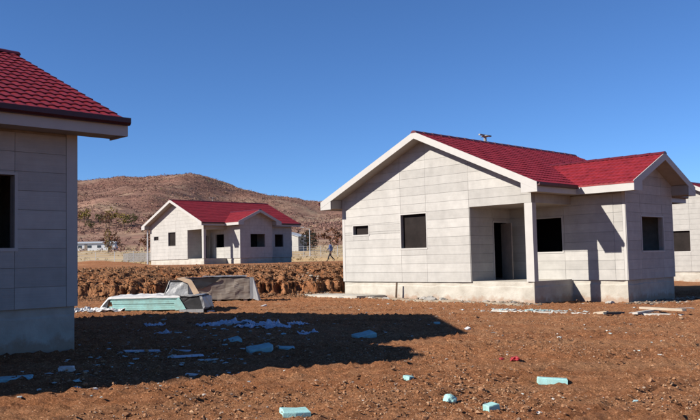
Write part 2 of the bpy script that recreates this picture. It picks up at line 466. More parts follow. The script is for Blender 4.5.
class Wall:
    def __init__(s, O, d, n, ln, top, opens=(), joints=(), trims=(.2,.2), gable=None):
        s.O, s.d, s.n, s.ln, s.top = Vector((*O, 0)), Vector((*d, 0)), Vector((*n, 0)), ln, top
        s.opens, s.joints, s.trims, s.gable = list(opens), list(joints), trims, gable
    def pt(s, q, off): return s.O + s.d*q[0] + s.n*off + Vector((0, 0, FL+q[1]))
    def cl(s, poly, drop=0):
        if s.gable:
            c0, z0 = s.gable          # eave line height z0 at s=0 and ln, rising by RP
            poly = clip(poly, -RP, 1, z0-drop)
            if len(poly) > 2: poly = clip(poly, RP, 1, z0+RP*s.ln-drop)
        return poly
    def cells(s, sb, zb):
        sb = sorted(set(sb)); zb = sorted(set(zb))
        for a, b in zip(sb, sb[1:]):
            for c, d in zip(zb, zb[1:]):
                ms, mz = (a+b)/2, (c+d)/2
                if b-a < .004 or d-c < .004: continue
                if any(o[0] < ms < o[1] and o[2] < mz < o[3] for o in s.opens): continue
                yield a, b, c, d
    def core(s, t=.17):
        mb = MB()
        top = s.top
        sb = [0, s.ln]+[v for o in s.opens for v in o[:2]]
        zb = [0, top]+[v for o in s.opens for v in o[2:] if v > 0]
        for a, b, c, d in s.cells(sb, zb):
            poly = s.cl([(a,c),(b,c),(b,d),(a,d)], .05)
            if len(poly) > 2 and area(poly) > 1e-3:
                mb.prism([s.pt(q, 0) for q in poly], s.n*-t)
        return mb
    def panels(s, gap=.0075):
        """yield (poly, is_trim)"""
        t0, t1 = s.trims
        for a, b in ((0, t0), (s.ln-t1, s.ln)):
            if b-a < .02: continue
            zb = [-.03, s.top]+[v for o in s.opens for v in o[2:] if o[0] <= (a+b)/2 <= o[1] and v > 0]
            for aa, bb, c, d in s.cells([a, b], zb):
                poly = s.cl([(aa+gap/2*(a > 0),c),(bb-gap/2*(a == 0),c),(bb-gap/2*(a == 0),d),(aa+gap/2*(a > 0),d)], .01)
                if len(poly) > 2 and area(poly) > 2e-3: yield poly, True
        sb = [t0, s.ln-t1]+[j for j in s.joints if t0 < j < s.ln-t1]
        rows = [i*ROW for i in range(0, int(s.top/ROW)+1)]+[s.top]
        for a, b in zip(sorted(set(sb)), sorted(set(sb))[1:]):
            for c, d in zip(rows, rows[1:]):
                if d-c < .05: continue
                ss = [a, b]; zz = [c, d]
                for o in s.opens:
                    if o[0] < b and o[1] > a and o[2] < d and o[3] > c:
                        ss += [v for v in o[:2] if a < v < b]; zz += [v for v in o[2:] if c < v < d]
                for aa, bb, cc, dd in s.cells(ss, zz):
                    c0 = cc-.03 if cc == 0 else cc+gap/2
                    poly = s.cl([(aa+gap/2,c0),(bb-gap/2,c0),(bb-gap/2,dd-gap/2),(aa+gap/2,dd-gap/2)], .01)
                    if len(poly) > 2 and area(poly) > 3e-3: yield poly, False

def tile_mesh(m):
    n = 7; vs = []; fs = []
    for r in range(4):                       # top edge, lower edge, lip top, lip foot (lip has its own vertices)
        for i in range(n):
            t = i/(n-1)
            w = .019*(.5-.5*math.cos(2*math.pi*t))
            sc = -.018*(.5-.5*math.cos(2*math.pi*t))
            yy = (TS+.01, sc, sc, sc+.004)[r]; zz = (w+.003, w+.024, w+.024, w-.006)[r]
            vs.append(((t-.5)*(TW+.004), yy, zz))
    for r in (0, 2):
        for i in range(n-1):
            fs.append((r*n+i, (r+1)*n+i, (r+1)*n+i+1, r*n+i+1))
    me = bpy.data.meshes.new('tile'); me.from_pydata(vs, [], fs); me.materials.append(m)
    me.polygons.foreach_set('use_smooth', [True]*len(me.polygons))
    me.update(); return me
TILE = tile_mesh(M['roof'])
TV = np.array([v.co for v in TILE.vertices]); TF = np.array([p.vertices[:] for p in TILE.polygons])

CR = math.sqrt(1+RP*RP)
def slope_frame(eave_pt, along, up):
    """matrix for a roof plane: x along the eave, y up the slope, z outwards"""
    a = Vector(along); u = (Vector(up)+Vector((0, 0, RP))).normalized()
    n = a.cross(u)
    if n.z < 0: a = -a; n = a.cross(u)
    Mx = Matrix((a, u, n)).transposed().to_4x4(); Mx.translation = Vector(eave_pt)
    return Mx
def tile_spots(run, length, keep=None):
    rows = int(math.ceil(run*CR/TS)); cols = int(round((length-.064)/TW))
    for r in range(rows):
        for c in range(cols):
            x = .032+(c+.5)*(length-.064)/cols; y = r*TS
            if y > run*CR-.06: continue
            if keep and not keep(x, y): continue
            yield x, y

def build_house(name, loc, label, detail_panels=(), tile_keep=None, yaw=YAW):
    root = empty(name, loc, -yaw)
    tag(root, label, 'house', 'unfinished houses of one design')
    zg_top = ZE+OE*RP-.05                      # roof underside over a wall line
    apex = ZE+(W/2+OE)*RP
    walls = {
      'gable_front': Wall((0,0),(1,0),(0,-1), W, apex, [(3.19,4.44,1.23,2.5),(.62,1.47,1.83,2.19),(UP,W,-1,2.6)], [3.19,4.44,UP], (.14,.0), (0,zg_top)),
      'porch_side': Wall((UP,0),(0,1),(1,0), P, 2.62, [(1.42,2.25,-1,2.08)], [1.36], (.0,.0)),
      'porch_back': Wall((UP,P),(1,0),(0,-1), W+J-UP, SOF, [(.80,2.19,.97,2.17)], [.80,2.28,4.15], (.0,.10)),
      'wing_front': Wall((W+J,P),(0,1),(1,0), WW, ZE+(WW/2+OE)*RP, [(1.147,2.835,.93,2.11)], [1.06,2.76], (.06,.06), (0,zg_top)),
      'wing_side': Wall((W+J,P+WW),(-1,0),(0,1), J, SOF, [], [], (.1,.0)),
      'setback': Wall((W,P+WW),(0,1),(1,0), L-P-WW, SOF, [(max(.12, 8.08-P-WW),9.13-P-WW,.97,2.17)], [max(.12, 8.08-P-WW),9.13-P-WW], (.0,.19)),
      'gable_rear': Wall((W,L),(-1,0),(0,1), W, apex, [], [2.6,3.9,6.4], (.2,.2), (0,zg_top)),
      'back': Wall((0,L),(0,-1),(-1,0), L, SOF, [(2.2,3.6,.97,2.17),(6.4,7.8,.97,2.17)], [2.2,3.6,6.4,7.8], (.2,.2)),
    }
    for k, w in walls.items():
        cw = w.core().build('wall_core', M['core'], root)
        single = k in detail_panels
        joint = MB(); jt = MB()
        for poly, trim in w.panels():
            th = .020 if trim else .013+random.uniform(0, .005)
            if single:
                mb = MB().prism([w.pt(q, .0006) for q in poly], w.n*th)
                mb.build('corner_trim' if trim else 'panel', M['trim'] if trim else M['panel'], cw)
            else:
                (jt if trim else joint).prism([w.pt(q, .0006) for q in poly], w.n*th)
        if joint.f: tag(joint.build('panel_cladding', M['panel'], cw), kind='stuff')
        if jt.f: jt.build('corner_trim', M['trim'], cw)
        # sills and slim edge trims of the openings
        for o in w.opens:
            if o[2] < 0: continue
            fr = MB()
            a, b, c, d = o
            for (s0, s1, z0, z1, t) in ((a-.05, b+.05, c-.055, c, .03),(b-.001, b+.045, c, d, .022),(a-.045, a+.001, c, d, .022),(a-.045, b+.045, d-.001, d+.04, .022)):
                fr.prism([w.pt(q, -.03) for q in ((s0,z0),(s1,z0),(s1,z1),(s0,z1))], w.n*(.03+t))
            fr.build('window_trim', M['trim'], root)
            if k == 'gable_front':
                MB().prism([w.pt(q, -.15) for q in ((a-.01,c-.01),(b+.01,c-.01),(b+.01,d+.01),(a-.01,d+.01))], w.n*.012).build('window_shade_panel', M['dark_sheet'], root)  # added dark sheet, keeps sun off the room so the opening looks unlit
    # door frame in the porch
    dw = walls['porch_side']; fr = MB()
    for (s0, s1, z0, z1) in ((1.36,1.42,0,2.14),(2.25,2.31,0,2.14),(1.42,2.25,2.08,2.14)):
        fr.prism([dw.pt(q, -.16) for q in ((s0,z0),(s1,z0),(s1,z1),(s0,z1))], dw.n*.19)
    fr.build('door_frame', M['trim'], root)
    # a door leaf left ajar inside
    dl = MB(); Md = Matrix.Translation((UP-.18, 2.22, FL+.01)) @ Matrix.Rotation(R(62), 4, 'Z')
    dl.box(-.04, 0, -.8, 0, 0, 2.04, Md); dl.build('door', M['grey'], root)
    # plinth
    foot = [(0,0),(W,0),(W,P),(W+J,P),(W+J,P+WW),(W,P+WW),(W,L),(0,L)]
    ins = .028
    foot_i = [(ins,ins),(W-ins,ins),(W-ins,P+ins),(W+J-ins,P+ins),(W+J-ins,P+WW-ins),(W-ins,P+WW-ins),(W-ins,L-ins),(ins,L-ins)]
    ring = []
    for (x0, y0), (x1, y1) in zip(foot_i, foot_i[1:]+foot_i[:1]):
        k = max(2, int(math.hypot(x1-x0, y1-y0)/.16))
        nx_, ny_ = (y1-y0), -(x1-x0); l_ = math.hypot(nx_, ny_)
        for i in range(k):
            corner = i == 0
            ring.append((x0+(x1-x0)*i/k, y0+(y1-y0)*i/k, 0 if corner else nx_/l_, 0 if corner else ny_/l_))
    zs = [-.7, -.1, .1, .3, .45, .56, .60, .66, FL-.004]
    V = []; F = []
    n = len(ring)
    for j, z in enumerate(zs):
        for i, (x, y, ax, ay) in enumerate(ring):
            e = float(noise(i*.31, z*4, 21))*.012
            if z > .58: e -= .022+.02*max(0, float(noise(i*.23, z*7, 5)))     # rougher last pour, set back
            zz = z + (float(fbm(i*.17, 0, 8, 3))*.05 if .5 < z < .63 else 0)
            V.append((x+ax*e, y+ay*e, zz))
    for j in range(len(zs)-1):
        for i in range(n): F.append((j*n+i, j*n+(i+1) % n, (j+1)*n+(i+1) % n, (j+1)*n+i))
    F.append(tuple((len(zs)-1)*n+i for i in range(n)))
    mb = MB(); mb.add(V, F); mb.build('plinth', M['plinth'], root)
    # ceiling, partition walls that keep the rooms dark
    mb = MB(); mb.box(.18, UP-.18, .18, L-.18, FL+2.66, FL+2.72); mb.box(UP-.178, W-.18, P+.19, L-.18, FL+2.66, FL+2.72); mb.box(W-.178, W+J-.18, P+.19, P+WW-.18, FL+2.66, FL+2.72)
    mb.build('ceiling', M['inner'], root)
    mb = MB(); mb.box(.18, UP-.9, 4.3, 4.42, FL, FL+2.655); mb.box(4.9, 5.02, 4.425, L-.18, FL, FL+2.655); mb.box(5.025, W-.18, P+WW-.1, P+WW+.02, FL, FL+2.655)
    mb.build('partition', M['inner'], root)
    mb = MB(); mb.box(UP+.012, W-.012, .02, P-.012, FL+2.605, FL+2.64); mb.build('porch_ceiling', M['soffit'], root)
    mb = MB(); mb.box(W-.22, W+.012, .18, P-.002, FL+2.60, FL+SOF-.004); mb.build('beam', M['panel'], root)
    # porch column: square post with a slim cap and foot
    mb = MB(); mb.box(W-.28, W+.016, -.016, .225, FL-.002, FL+2.598)
    mb.build('column', M['trim'], root)
    # eave soffits, fascias
    def bx(nm, mt, *a): return MB().box(*a).build(nm, M[mt], root)
    z0, z1 = FL+SOF, FL+SOF+.02
    fz0, fz1 = FL+SOF-.03, FL+ZE-.035
    bx('soffit','soffit', -OE+.02, -.017, -OV+.024, L+OV-.024, z0, z1)
    bx('soffit','soffit', W+.017, W+OE-.02, -OV+.024, P-OE-.002, z0, z1)
    bx('soffit','soffit', W+.017, W+OE-.02, P+WW+OE+.002, L+OV-.024, z0, z1)
    bx('soffit','soffit', W+.017, W+J+OV-.024, P-OE+.02, P-.017, z0, z1)
    bx('soffit','soffit', W+.017, W+J+OV-.024, P+WW+.017, P+WW+OE-.02, z0, z1)
    bx('fascia','trim', -OE-.005, -OE+.02, -OV-.002, L+OV+.002, fz0, fz1)
    bx('fascia','trim', W+OE-.02, W+OE+.005, -OV-.002, P-OE-.002, fz0, fz1)
    bx('fascia','trim', W+OE-.02, W+OE+.005, P+WW+OE+.002, L+OV+.002, fz0, fz1)
    bx('fascia','trim', W+OE-.018, W+J+OV+.002, P-OE-.005, P-OE+.02, fz0, fz1)
    bx('fascia','trim', W+OE-.018, W+J+OV+.002, P+WW+OE-.02, P+WW+OE+.005, fz0, fz1)
    # gutters: open half-round troughs with a back lip
    def gutter(p0, p1, out):
        p0, p1, out = Vector(p0), Vector(p1), Vector(out)
        prof = [(-.002,.075),(-.002,-.03),(.03,-.055),(.075,-.05),(.098,-.02),(.10,.06),(.108,.062),(.108,-.022),(.08,-.062),(.028,-.067),(-.012,-.036),(-.012,.075)]
        mb = MB(); n = len(prof)
        mb.add([p+out*a+Vector((0,0,b)) for p in (p0, p1) for a, b in prof], [(i, i+1, n+i+1, n+i) for i in range(n-1)]+[tuple(range(1,6)), tuple(n+i for i in range(1,6))])
        mb.build('gutter', M['gutter'], root)
    gzz = FL+ZE-.045
    gutter((W+OE+.018, -OV, gzz), (W+OE+.018, P-OE-.11, gzz), (1,0,0))
    gutter((W+OE+.018, P+WW+OE+.11, gzz), (W+OE+.018, L+OV, gzz), (1,0,0))
    gutter((-OE-.018, -OV, gzz), (-OE-.018, L+OV, gzz), (-1,0,0))
    # gable rakes
    def rake(origin, along, face, width, lift=.028):
        """origin: ground corner of the gable wall at s=0, along: unit direction of s, face: outward unit"""
        O, a, n = Vector(origin), Vector(along), Vector(face)
        zt = lambda s: FL+ZE+min(s+OE, width+OE-s)*RP
        for sgn in (0, 1):
            s_e, s_a = (-OE, width/2) if sgn == 0 else (width+OE, width/2)
            pts = [(s_e, zt(s_e)+lift), (s_a, zt(s_a)+lift), (s_a, zt(s_a)-.225), (s_e, zt(s_e)-.225)]
            poly = [O+a*s+Vector((0,0,z)) for s, z in pts]
            MB().prism([p+n*(OV-.025) for p in poly], n*.03).build('rake_fascia', M['trim'], root)
            s_w = 0 if sgn == 0 else width
            pts = [(s_w, zt(s_w)-.175), (s_a, zt(s_a)-.175), (s_a, zt(s_a)-.155), (s_w, zt(s_w)-.155)]
            poly = [O+a*s+Vector((0,0,z)) for s, z in pts]
            MB().prism([p+n*.019 for p in poly], n*(OV-.046)).build('rake_soffit', M['soffit'], root)
            # closed end of the boxed eave
            si = s_w-.02 if sgn == 0 else s_w+.02
            pts = [(s_e, zt(s_e)-.228), (s_e, FL+SOF-.03), (si, FL+SOF-.03), (si, zt(si)-.228)]
            if pts[0][1] > pts[1][1]+.001 or True:
                poly = [O+a*s+Vector((0,0,z)) for s, z in pts]
                MB().prism([p+n*(OV-.022) for p in poly], n*.022).build('eave_return', M['trim'], root)
                poly = [O+a*si+Vector((0,0,z)) for z in (FL+SOF+.021, zt(si)-.18)]
                poly = [poly[0], poly[1], poly[1]+n*(OV-.05), poly[0]+n*(OV-.05)]
                MB().prism([p+n*.019 for p in poly], a*(.012 if sgn == 0 else -.012)).build('eave_return', M['soffit'], root)
    rake((0,0,0), (1,0,0), (0,-1,0), W)
    rake((0,L,0), (1,0,0), (0,1,0), W, -.03)
    rake((W+J,P,0), (0,1,0), (1,0,0), WW)
    # roof: deck, tiles, ridge caps
    run = W/2+OE; full = L+2*OV
    roof = MB()
    def deck(mb, pts): mb.prism([Vector(p) for p in pts], Vector((0,0,-.09)))
    zt, za = FL+ZE, FL+ZE+run*RP
    dz = -.012
    deck(roof, [(W+OE,-OV+.02,zt+dz),(W/2,-OV+.02,za+dz),(W/2,L+OV-.02,za+dz),(W+OE,L+OV-.02,zt+dz)])
    deck(roof, [(-OE,-OV+.02,zt+dz),(-OE,L+OV-.02,zt+dz),(W/2,L+OV-.02,za+dz),(W/2,-OV+.02,za+dz)])
    wrun = WW/2+OE; zwa = FL+ZE+wrun*RP; vr = P+WW/2; ue = W+J+OV-.02; uv = W+OE-wrun
    deck(roof, [(W+OE,P-OE,zt+dz),(ue,P-OE,zt+dz),(ue,vr,zwa+dz),(uv,vr,zwa+dz)])
    deck(roof, [(W+OE,P+WW+OE,zt+dz),(uv,vr,zwa+dz),(ue,vr,zwa+dz),(ue,P+WW+OE,zt+dz)])
    ro = roof.build('roof', M['gutter'], root)
    planes = []
    # front main slope (faces +u); skip what the wing roof covers
    Mf = slope_frame((W+OE, -OV, zt), (0,1,0), (-1,0,0)); Mf_rev = Mf.col[0].y < 0
    planes.append((Mf if not Mf_rev else slope_frame((W+OE, L+OV, zt), (0,-1,0), (-1,0,0)), run, full, 'front'))
    Mb_ = slope_frame((-OE, L+OV, zt), (0,-1,0), (1,0,0))
    planes.append((Mb_ if Mb_.col[0].y < 0 else slope_frame((-OE, -OV, zt), (0,1,0), (1,0,0)), run, full, 'rear'))
    wl = (W+J+OV)-uv
    Mw = slope_frame((uv, P-OE, zt), (1,0,0), (0,1,0))
    planes.append((Mw if Mw.col[0].x > 0 else slope_frame((W+J+OV, P-OE, zt), (-1,0,0), (0,1,0)), wrun, wl, 'wing'))
    Mw2 = slope_frame((W+J+OV, P+WW+OE, zt), (-1,0,0), (0,-1,0))
    planes.append((Mw2 if Mw2.col[0].x < 0 else slope_frame((uv, P+WW+OE, zt), (1,0,0), (0,-1,0)), wrun, wl, 'wing'))
    Vs = []; Fs = []; cnt = 0
    for Mx, rn, ln, kind in planes:
        A = np.array(Mx)
        for x, y in tile_spots(rn, ln):
            p = Mx @ Vector((x, y+.2, 0))
            if kind == 'wing':
                hgt = FL+ZE+(W+OE-p.x)*RP
                if p.z < hgt-.16: continue            # under the main slope
            if kind == 'front':
                hw = FL+ZE+(wrun-abs(p.y-vr))*RP
                if p.z < hw-.16: continue             # under the wing roof
            if tile_keep and kind == 'front' and tile_keep(p):
                o = link('tile', TILE, ro); o.matrix_local = Mx @ Matrix.Translation((x, y, 0)); continue
            Q = (TV+np.array((x, y, 0)))@A[:3,:3].T+A[:3,3]
            Vs.append(Q); Fs.append(TF+cnt); cnt += len(TV)
    me = np_mesh('tile_courses', np.concatenate(Vs), np.concatenate(Fs), M['roof'], smooth=True)
    tag(link('tile_courses', me, ro), kind='stuff')
    def cap(p0, p1, nm='ridge_cap'):
        p0, p1 = Vector(p0), Vector(p1); a = (p1-p0).normalized(); s = a.cross(Vector((0,0,1)))
        k = max(2, int((p1-p0).length/.5)); mb = MB()
        for i in range(k):
            q0 = p0+(p1-p0)*(i/k); q1 = p0+(p1-p0)*((i+1.06)/k)
            pr = [(-.15,-.045),(-.10,.01),(-.04,.045),(.04,.045),(.10,.01),(.15,-.045)]
            up0, up1 = .0, .012
            vs = [q0+s*b+Vector((0,0,c+up1)) for b, c in pr]+[q1+s*b+Vector((0,0,c+up0)) for b, c in pr]
            mb.add(vs, [(j, j+1, 7+j, 6+j) for j in range(5)]+[tuple(range(6)), tuple(range(6,12))])
        mb.build(nm, M['ridge'], ro)
    cap((W/2, -OV-.01, za+.012), (W/2, L+OV+.01, za+.012))
    cap((W+J+OV+.01, vr, zwa+.012), (uv-.1, vr, zwa+.012))
    # wing eave drips
    for v in (P-OE, P+WW+OE):
        s_ = -1 if v < P else 1
        MB().box(W+OE+.03, W+J+OV, v-.012 if s_ < 0 else v-.03, v+.03 if s_ < 0 else v+.012, FL+ZE-.05, FL+ZE+.012).build('drip_edge', M['roof'], root)
    # vent pipe with a flat cowl on the main ridge
    vy = 4.45
    mb = MB(); mb.tube((W/2-.45, vy, za-.25), (W/2-.45, vy, za+.38), .06, n=10); mb.tube((W/2-.45, vy, za+.37), (W/2-.45, vy, za+.43), .18, .10, n=10)
    mb.box(W/2-.49, W/2-.41, vy-.40, vy+.40, za+.40, za+.45)
    mb.build('vent_pipe', M['rock'], ro)
    return root, walls

def corner_loc(wx, wy, wz, v=0.0, yaw=YAW):
    """world place of the house corner u=0,v=0 when its point (u=W, v) stands at wx, wy"""
    u = Vector((math.cos(yaw), -math.sin(yaw), 0)); d = Vector((math.sin(yaw), math.cos(yaw), 0))
    p = Vector((wx, wy, wz))-u*W-d*v
    return p

build_house('house', corner_loc(5.992, 26.063, EYE-.878-FL),
            'white panelled house with a porch column and crossing red gables on the bare soil',
            detail_panels=('gable_front','porch_side','porch_back','wing_front'))
W, P, J, WW = 8.30, 2.30, 1.05, 5.0        # this house has a wider, shallower wing
build_house('house', corner_loc(-4.747, 13.719, EYE-.67-FL, L, .785),
            'house with a shaded bluish wall and dark gutter, casting the long shadow across the yard',
            detail_panels=('setback','wing_front'),
            tile_keep=lambda p: p.y > L+OV-2.95, yaw=.785)
W, P, J, WW = 8.96, 2.47, 2.02, 3.66
build_house('house', corner_loc(-13.0, 70.09, EYE+.34-FL),
            'white house with a red roof standing on the raised terrace below the hill')
build_house('house', corner_loc(24.084, 45.60, EYE-1.226-FL),
            'white house mostly hidden behind the gabled wing of the porch house')

# ------------------------------------------------------------------ scattered soil: clods and pebbles
ICO_V = np.array([(0,0,1),(.894,0,.447),(.276,.851,.447),(-.724,.526,.447),(-.724,-.526,.447),(.276,-.851,.447),(.724,.526,-.447),(-.276,.851,-.447),(-.894,0,-.447),(-.276,-.851,-.447),(.724,-.526,-.447),(0,0,-1)])
ICO_F = np.array([(0,1,2),(0,2,3),(0,3,4),(0,4,5),(0,5,1),(1,6,2),(2,7,3),(3,8,4),(4,9,5),(5,10,1),(2,6,7),(3,7,8),(4,8,9),(5,9,10),(1,10,6),(6,11,7),(7,11,8),(8,11,9),(9,11,10),(10,11,6)])
OCT_V = np.array([(1,0,0),(0,1,0),(-1,0,0),(0,-1,0),(0,0,1),(0,0,-1.)]); OCT_F = np.array([(0,1,4),(1,2,4),(2,3,4),(3,0,4),(1,0,5),(2,1,5),(3,2,5),(0,3,5)])
def blobs(name, P_, size, sq, m, jit=.35, sink=.25, tone=None, simple=False):
    """P_ (n,3); many irregular stones or clumps as one mesh"""
    n = len(P_)
    BV, BF = (OCT_V, OCT_F) if simple else (ICO_V, ICO_F); nv = len(BV)
    V = BV[None]*(1+rng.uniform(-jit, jit, (n, nv, 1)))
    V = V*np.stack([rng.uniform(.7,1.3,n), rng.uniform(.7,1.3,n), sq*rng.uniform(.7,1.2,n)], -1)[:,None,:]
    a = rng.uniform(0, 2*np.pi, n); c, s_ = np.cos(a)[:,None], np.sin(a)[:,None]
    V = np.stack([V[...,0]*c-V[...,1]*s_, V[...,0]*s_+V[...,1]*c, V[...,2]], -1)*size[:,None,None]
    V = V+P_[:,None,:]; V[...,2] += (size*sq*(1-2*sink))[:,None]
    F = (BF[None]+(np.arange(n)*nv)[:,None,None]).reshape(-1, 3)
    t = tone if tone is not None else rng.uniform(0, 1, n)
    at = np.clip(np.repeat(t, nv)+rng.uniform(-.06, .06, n*nv), 0, 1)
    return np_mesh(name, V.reshape(-1, 3), F, m, attr=at)
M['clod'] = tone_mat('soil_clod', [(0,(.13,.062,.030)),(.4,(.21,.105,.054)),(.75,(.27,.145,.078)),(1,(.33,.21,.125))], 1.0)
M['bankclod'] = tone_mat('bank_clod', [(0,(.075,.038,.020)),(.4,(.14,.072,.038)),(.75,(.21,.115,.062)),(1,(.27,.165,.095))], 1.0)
M['pebble'] = tone_mat('pebble', [(0,(.12,.075,.05)),(.45,(.20,.14,.10)),(.8,(.30,.26,.22)),(1,(.42,.40,.37))], .9)
def outside_houses(x, y):
    ok = np.ones(len(x), bool)
    for wx, wy, v0 in ((5.992, 26.063, 0), (-4.747, 13.719, L)):
        dx, dy = x-wx, y-wy
        u = dx*math.cos(YAW)-dy*math.sin(YAW)+W; v = dx*math.sin(YAW)+dy*math.cos(YAW)+v0
        ok &= ~((u > -.1) & (u < W+.1) & (v > -.1) & (v < L+.1)) & ~((u > W-.2) & (u < W+J+.1) & (v > P-.1) & (v < P+WW+.1))
    return ok
def scatter(n, y0, y1, power=1.6, spread=.56):
    t = rng.uniform(0, 1, n)**power
    y = y0+(y1-y0)*t
    x = rng.uniform(-1, 1, n)*(y*spread+1.5)
    # patchy
    d = fbm(x*.5, y*.5, 91, 3)
    k = (rng.uniform(-.45, .75, n) < d*1.5+.1) & outside_houses(x, y)
    return x[k], y[k]
def ground_pts(x, y): return np.stack([x, y, macro(x, y)+micro(x, y)], -1)
x, y = scatter(24000, 6.3, 31, 1.7)
sz = np.clip(rng.lognormal(-4.5, .5, len(x)), .006, .045)
tag(link('soil_clods', blobs('soil_clods', ground_pts(x, y), sz, .62, M['clod'], .38, .25)), 'crumbled red-brown soil clods strewn over the yard', 'soil clods', kind='stuff')
x, y = scatter(14000, 6.3, 31, 1.5)
sz = np.clip(rng.lognormal(-4.8, .5, len(x)), .004, .028)
tag(link('pebbles', blobs('pebbles', ground_pts(x, y), sz, .6, M['pebble'], .3, .25, rng.uniform(0, 1, len(x))**1.3)), 'small pale pebbles and crumbs mixed into the soil', 'pebbles', kind='stuff')
x, y = scatter(95000, 6.3, 26, 1.6)
sz = np.clip(rng.lognormal(-4.75, .45, len(x)), .004, .025)
tag(link('soil_crumbs', blobs('soil_crumbs', ground_pts(x, y), sz, .8, M['clod'], .4, .2, rng.uniform(0, 1, len(x)), True)), 'fine crumbs of dry soil all over the yard', 'soil crumbs', kind='stuff')
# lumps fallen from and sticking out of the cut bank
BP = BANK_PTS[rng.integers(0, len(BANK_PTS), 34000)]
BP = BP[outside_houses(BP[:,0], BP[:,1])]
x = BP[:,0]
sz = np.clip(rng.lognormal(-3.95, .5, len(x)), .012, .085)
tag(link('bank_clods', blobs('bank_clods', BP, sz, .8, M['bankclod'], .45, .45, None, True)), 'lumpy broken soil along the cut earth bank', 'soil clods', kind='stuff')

# ------------------------------------------------------------------ hillside scrub and trees
M['scrub'] = tone_mat('autumn_scrub', [(0,(.12,.074,.062)),(.35,(.20,.112,.092)),(.65,(.25,.142,.112)),(.85,(.27,.19,.12)),(1,(.17,.155,.085))], 1.0)
def sprays(name, P_, size, sq, m, per=7, tone=None, leaf=(.25, .45)):
    """twiggy leaf sprays: several small random quads per bush, one mesh"""
    n = len(P_)
    d = rng.normal(0, 1, (n, per, 3)); d /= np.linalg.norm(d, axis=-1, keepdims=True)
    d *= rng.uniform(.25, 1, (n, per, 1))
    c = d*np.array((1, 1, sq)); c[..., 2] += sq*.7
    a = rng.normal(0, 1, (n, per, 3)); a /= np.linalg.norm(a, axis=-1, keepdims=True)
    b = np.cross(a, rng.normal(0, 1, (n, per, 3))); b /= np.linalg.norm(b, axis=-1, keepdims=True)
    ls = rng.uniform(*leaf, (n, per, 1))
    Q = np.stack([c-a*ls, c+b*ls*.8, c+a*ls, c-b*ls*.8], 2)*size[:,None,None,None]+P_[:,None,None,:]
    F = np.arange(n*per*4).reshape(-1, 4)
    at = np.repeat(np.clip(tone[:,None]+rng.uniform(-.12, .12, (n, per)), 0, 1).ravel(), 4)
    return np_mesh(name, Q.reshape(-1, 3), F, m, attr=at)
def hill_scatter(n, x0, x1, y0, y1, thr, seed, sc=60.):
    x = rng.uniform(x0, x1, n); y = rng.uniform(y0, y1, n)
    d = fbm(x/sc, y/(sc*.6), seed, 4)
    k = rng.uniform(-.45, .45, n)+thr < d
    return x[k], y[k]
xs = []; ys = []; zs_ = []
for (n, x0, x1, y0, y1, thr, big) in ((84000, -420, 120, 360, 900, -.26, .66), (2500, 120, 700, 300, 900, .1, 1.4), (2500, -1000, -420, 300, 900, .1, 1.4)):
    x, y = hill_scatter(n, x0, x1, y0, y1, thr, 303)
    xs.append(x); ys.append(y); zs_.append(np.clip(rng.lognormal(.05, .38, len(x)), .5, 2.6)*big)
x = np.concatenate(xs); y = np.concatenate(ys); sz = np.concatenate(zs_)
tn = np.clip(.45+.35*fbm(x/40, y/40, 71, 3)+rng.uniform(-.35, .35, len(x)), 0, 1)
tag(link('hillside_scrub', sprays('hillside_scrub', np.stack([x, y, macro(x, y)], -1), sz, .7, M['scrub'], 8, tn, (.20, .36))), 'rust-brown autumn scrub covering the hillside', 'scrub', kind='stuff')
x, y = hill_scatter(4600, -230, 60, 170, 362, .06, 303)
tn = np.clip(.5+.4*fbm(x/25, y/25, 75, 3)+rng.uniform(-.3, .3, len(x)), 0, 1)
tag(link('lower_scrub', sprays('lower_scrub', np.stack([x, y, macro(x, y)], -1), np.clip(rng.lognormal(-.15, .4, len(x)), .4, 2.0), .8, M['scrub'], 30, tn, (.09, .2))), 'rust and straw coloured bushes at the foot of the hill', 'scrub', kind='stuff')
n = 5200
x = rng.uniform(-110, 40, n); y = 96+rng.uniform(0, 1, n)**1.4*150
d = fbm(x/14, y/9, 55, 3); k = d > -.05; x, y = x[k], y[k]
tag(link('dry_weeds', sprays('dry_weeds', np.stack([x, y, macro(x, y)], -1), rng.uniform(.12, .42, len(x)), .7, tone_mat('dry_weed', [(0,(.16,.105,.055)),(.5,(.25,.185,.095)),(1,(.33,.26,.15))], 1.0), 10, rng.uniform(0, 1, len(x)), (.12, .3))), 'dry straw-coloured weeds on the field below the hill', 'weeds', kind='stuff')

def leaf_cloud(cx, rx, ry, rz, nclump, per, leaf, shape='round'):
    """leaf-sized quads gathered in clumps through a crown volume"""
    V = []; n = 0
    Q = []
    for c in range(nclump):
        while True:
            p = rng.uniform(-1, 1, 3)
            if (p**2).sum() <= 1: break
        if shape == 'poplar': p[:2] *= (1-.55*max(0, p[2]))
        q = np.array(cx)+p*np.array((rx, ry, rz))
        cr = rng.uniform(.14, .30)*max(rx, ry)
        d = rng.normal(0, 1, (per, 3)); d /= np.linalg.norm(d, axis=1)[:,None]
        o = q+d*cr*rng.uniform(.3, 1, (per, 1))
        for k in range(per):
            a = rng.normal(0, 1, 3); a /= np.linalg.norm(a); b = np.cross(a, rng.normal(0, 1, 3)); b /= np.linalg.norm(b)+1e-9
            s_ = leaf*rng.uniform(.6, 1.4)
            Q.append([o[k]-a*s_, o[k]+b*s_*.55, o[k]+a*s_, o[k]-b*s_*.55])
    Q = np.array(Q); F = np.arange(len(Q)*4).reshape(-1, 4)
    t = np.repeat(rng.uniform(0, 1, len(Q)), 4)
    return Q.reshape(-1, 3), F, t
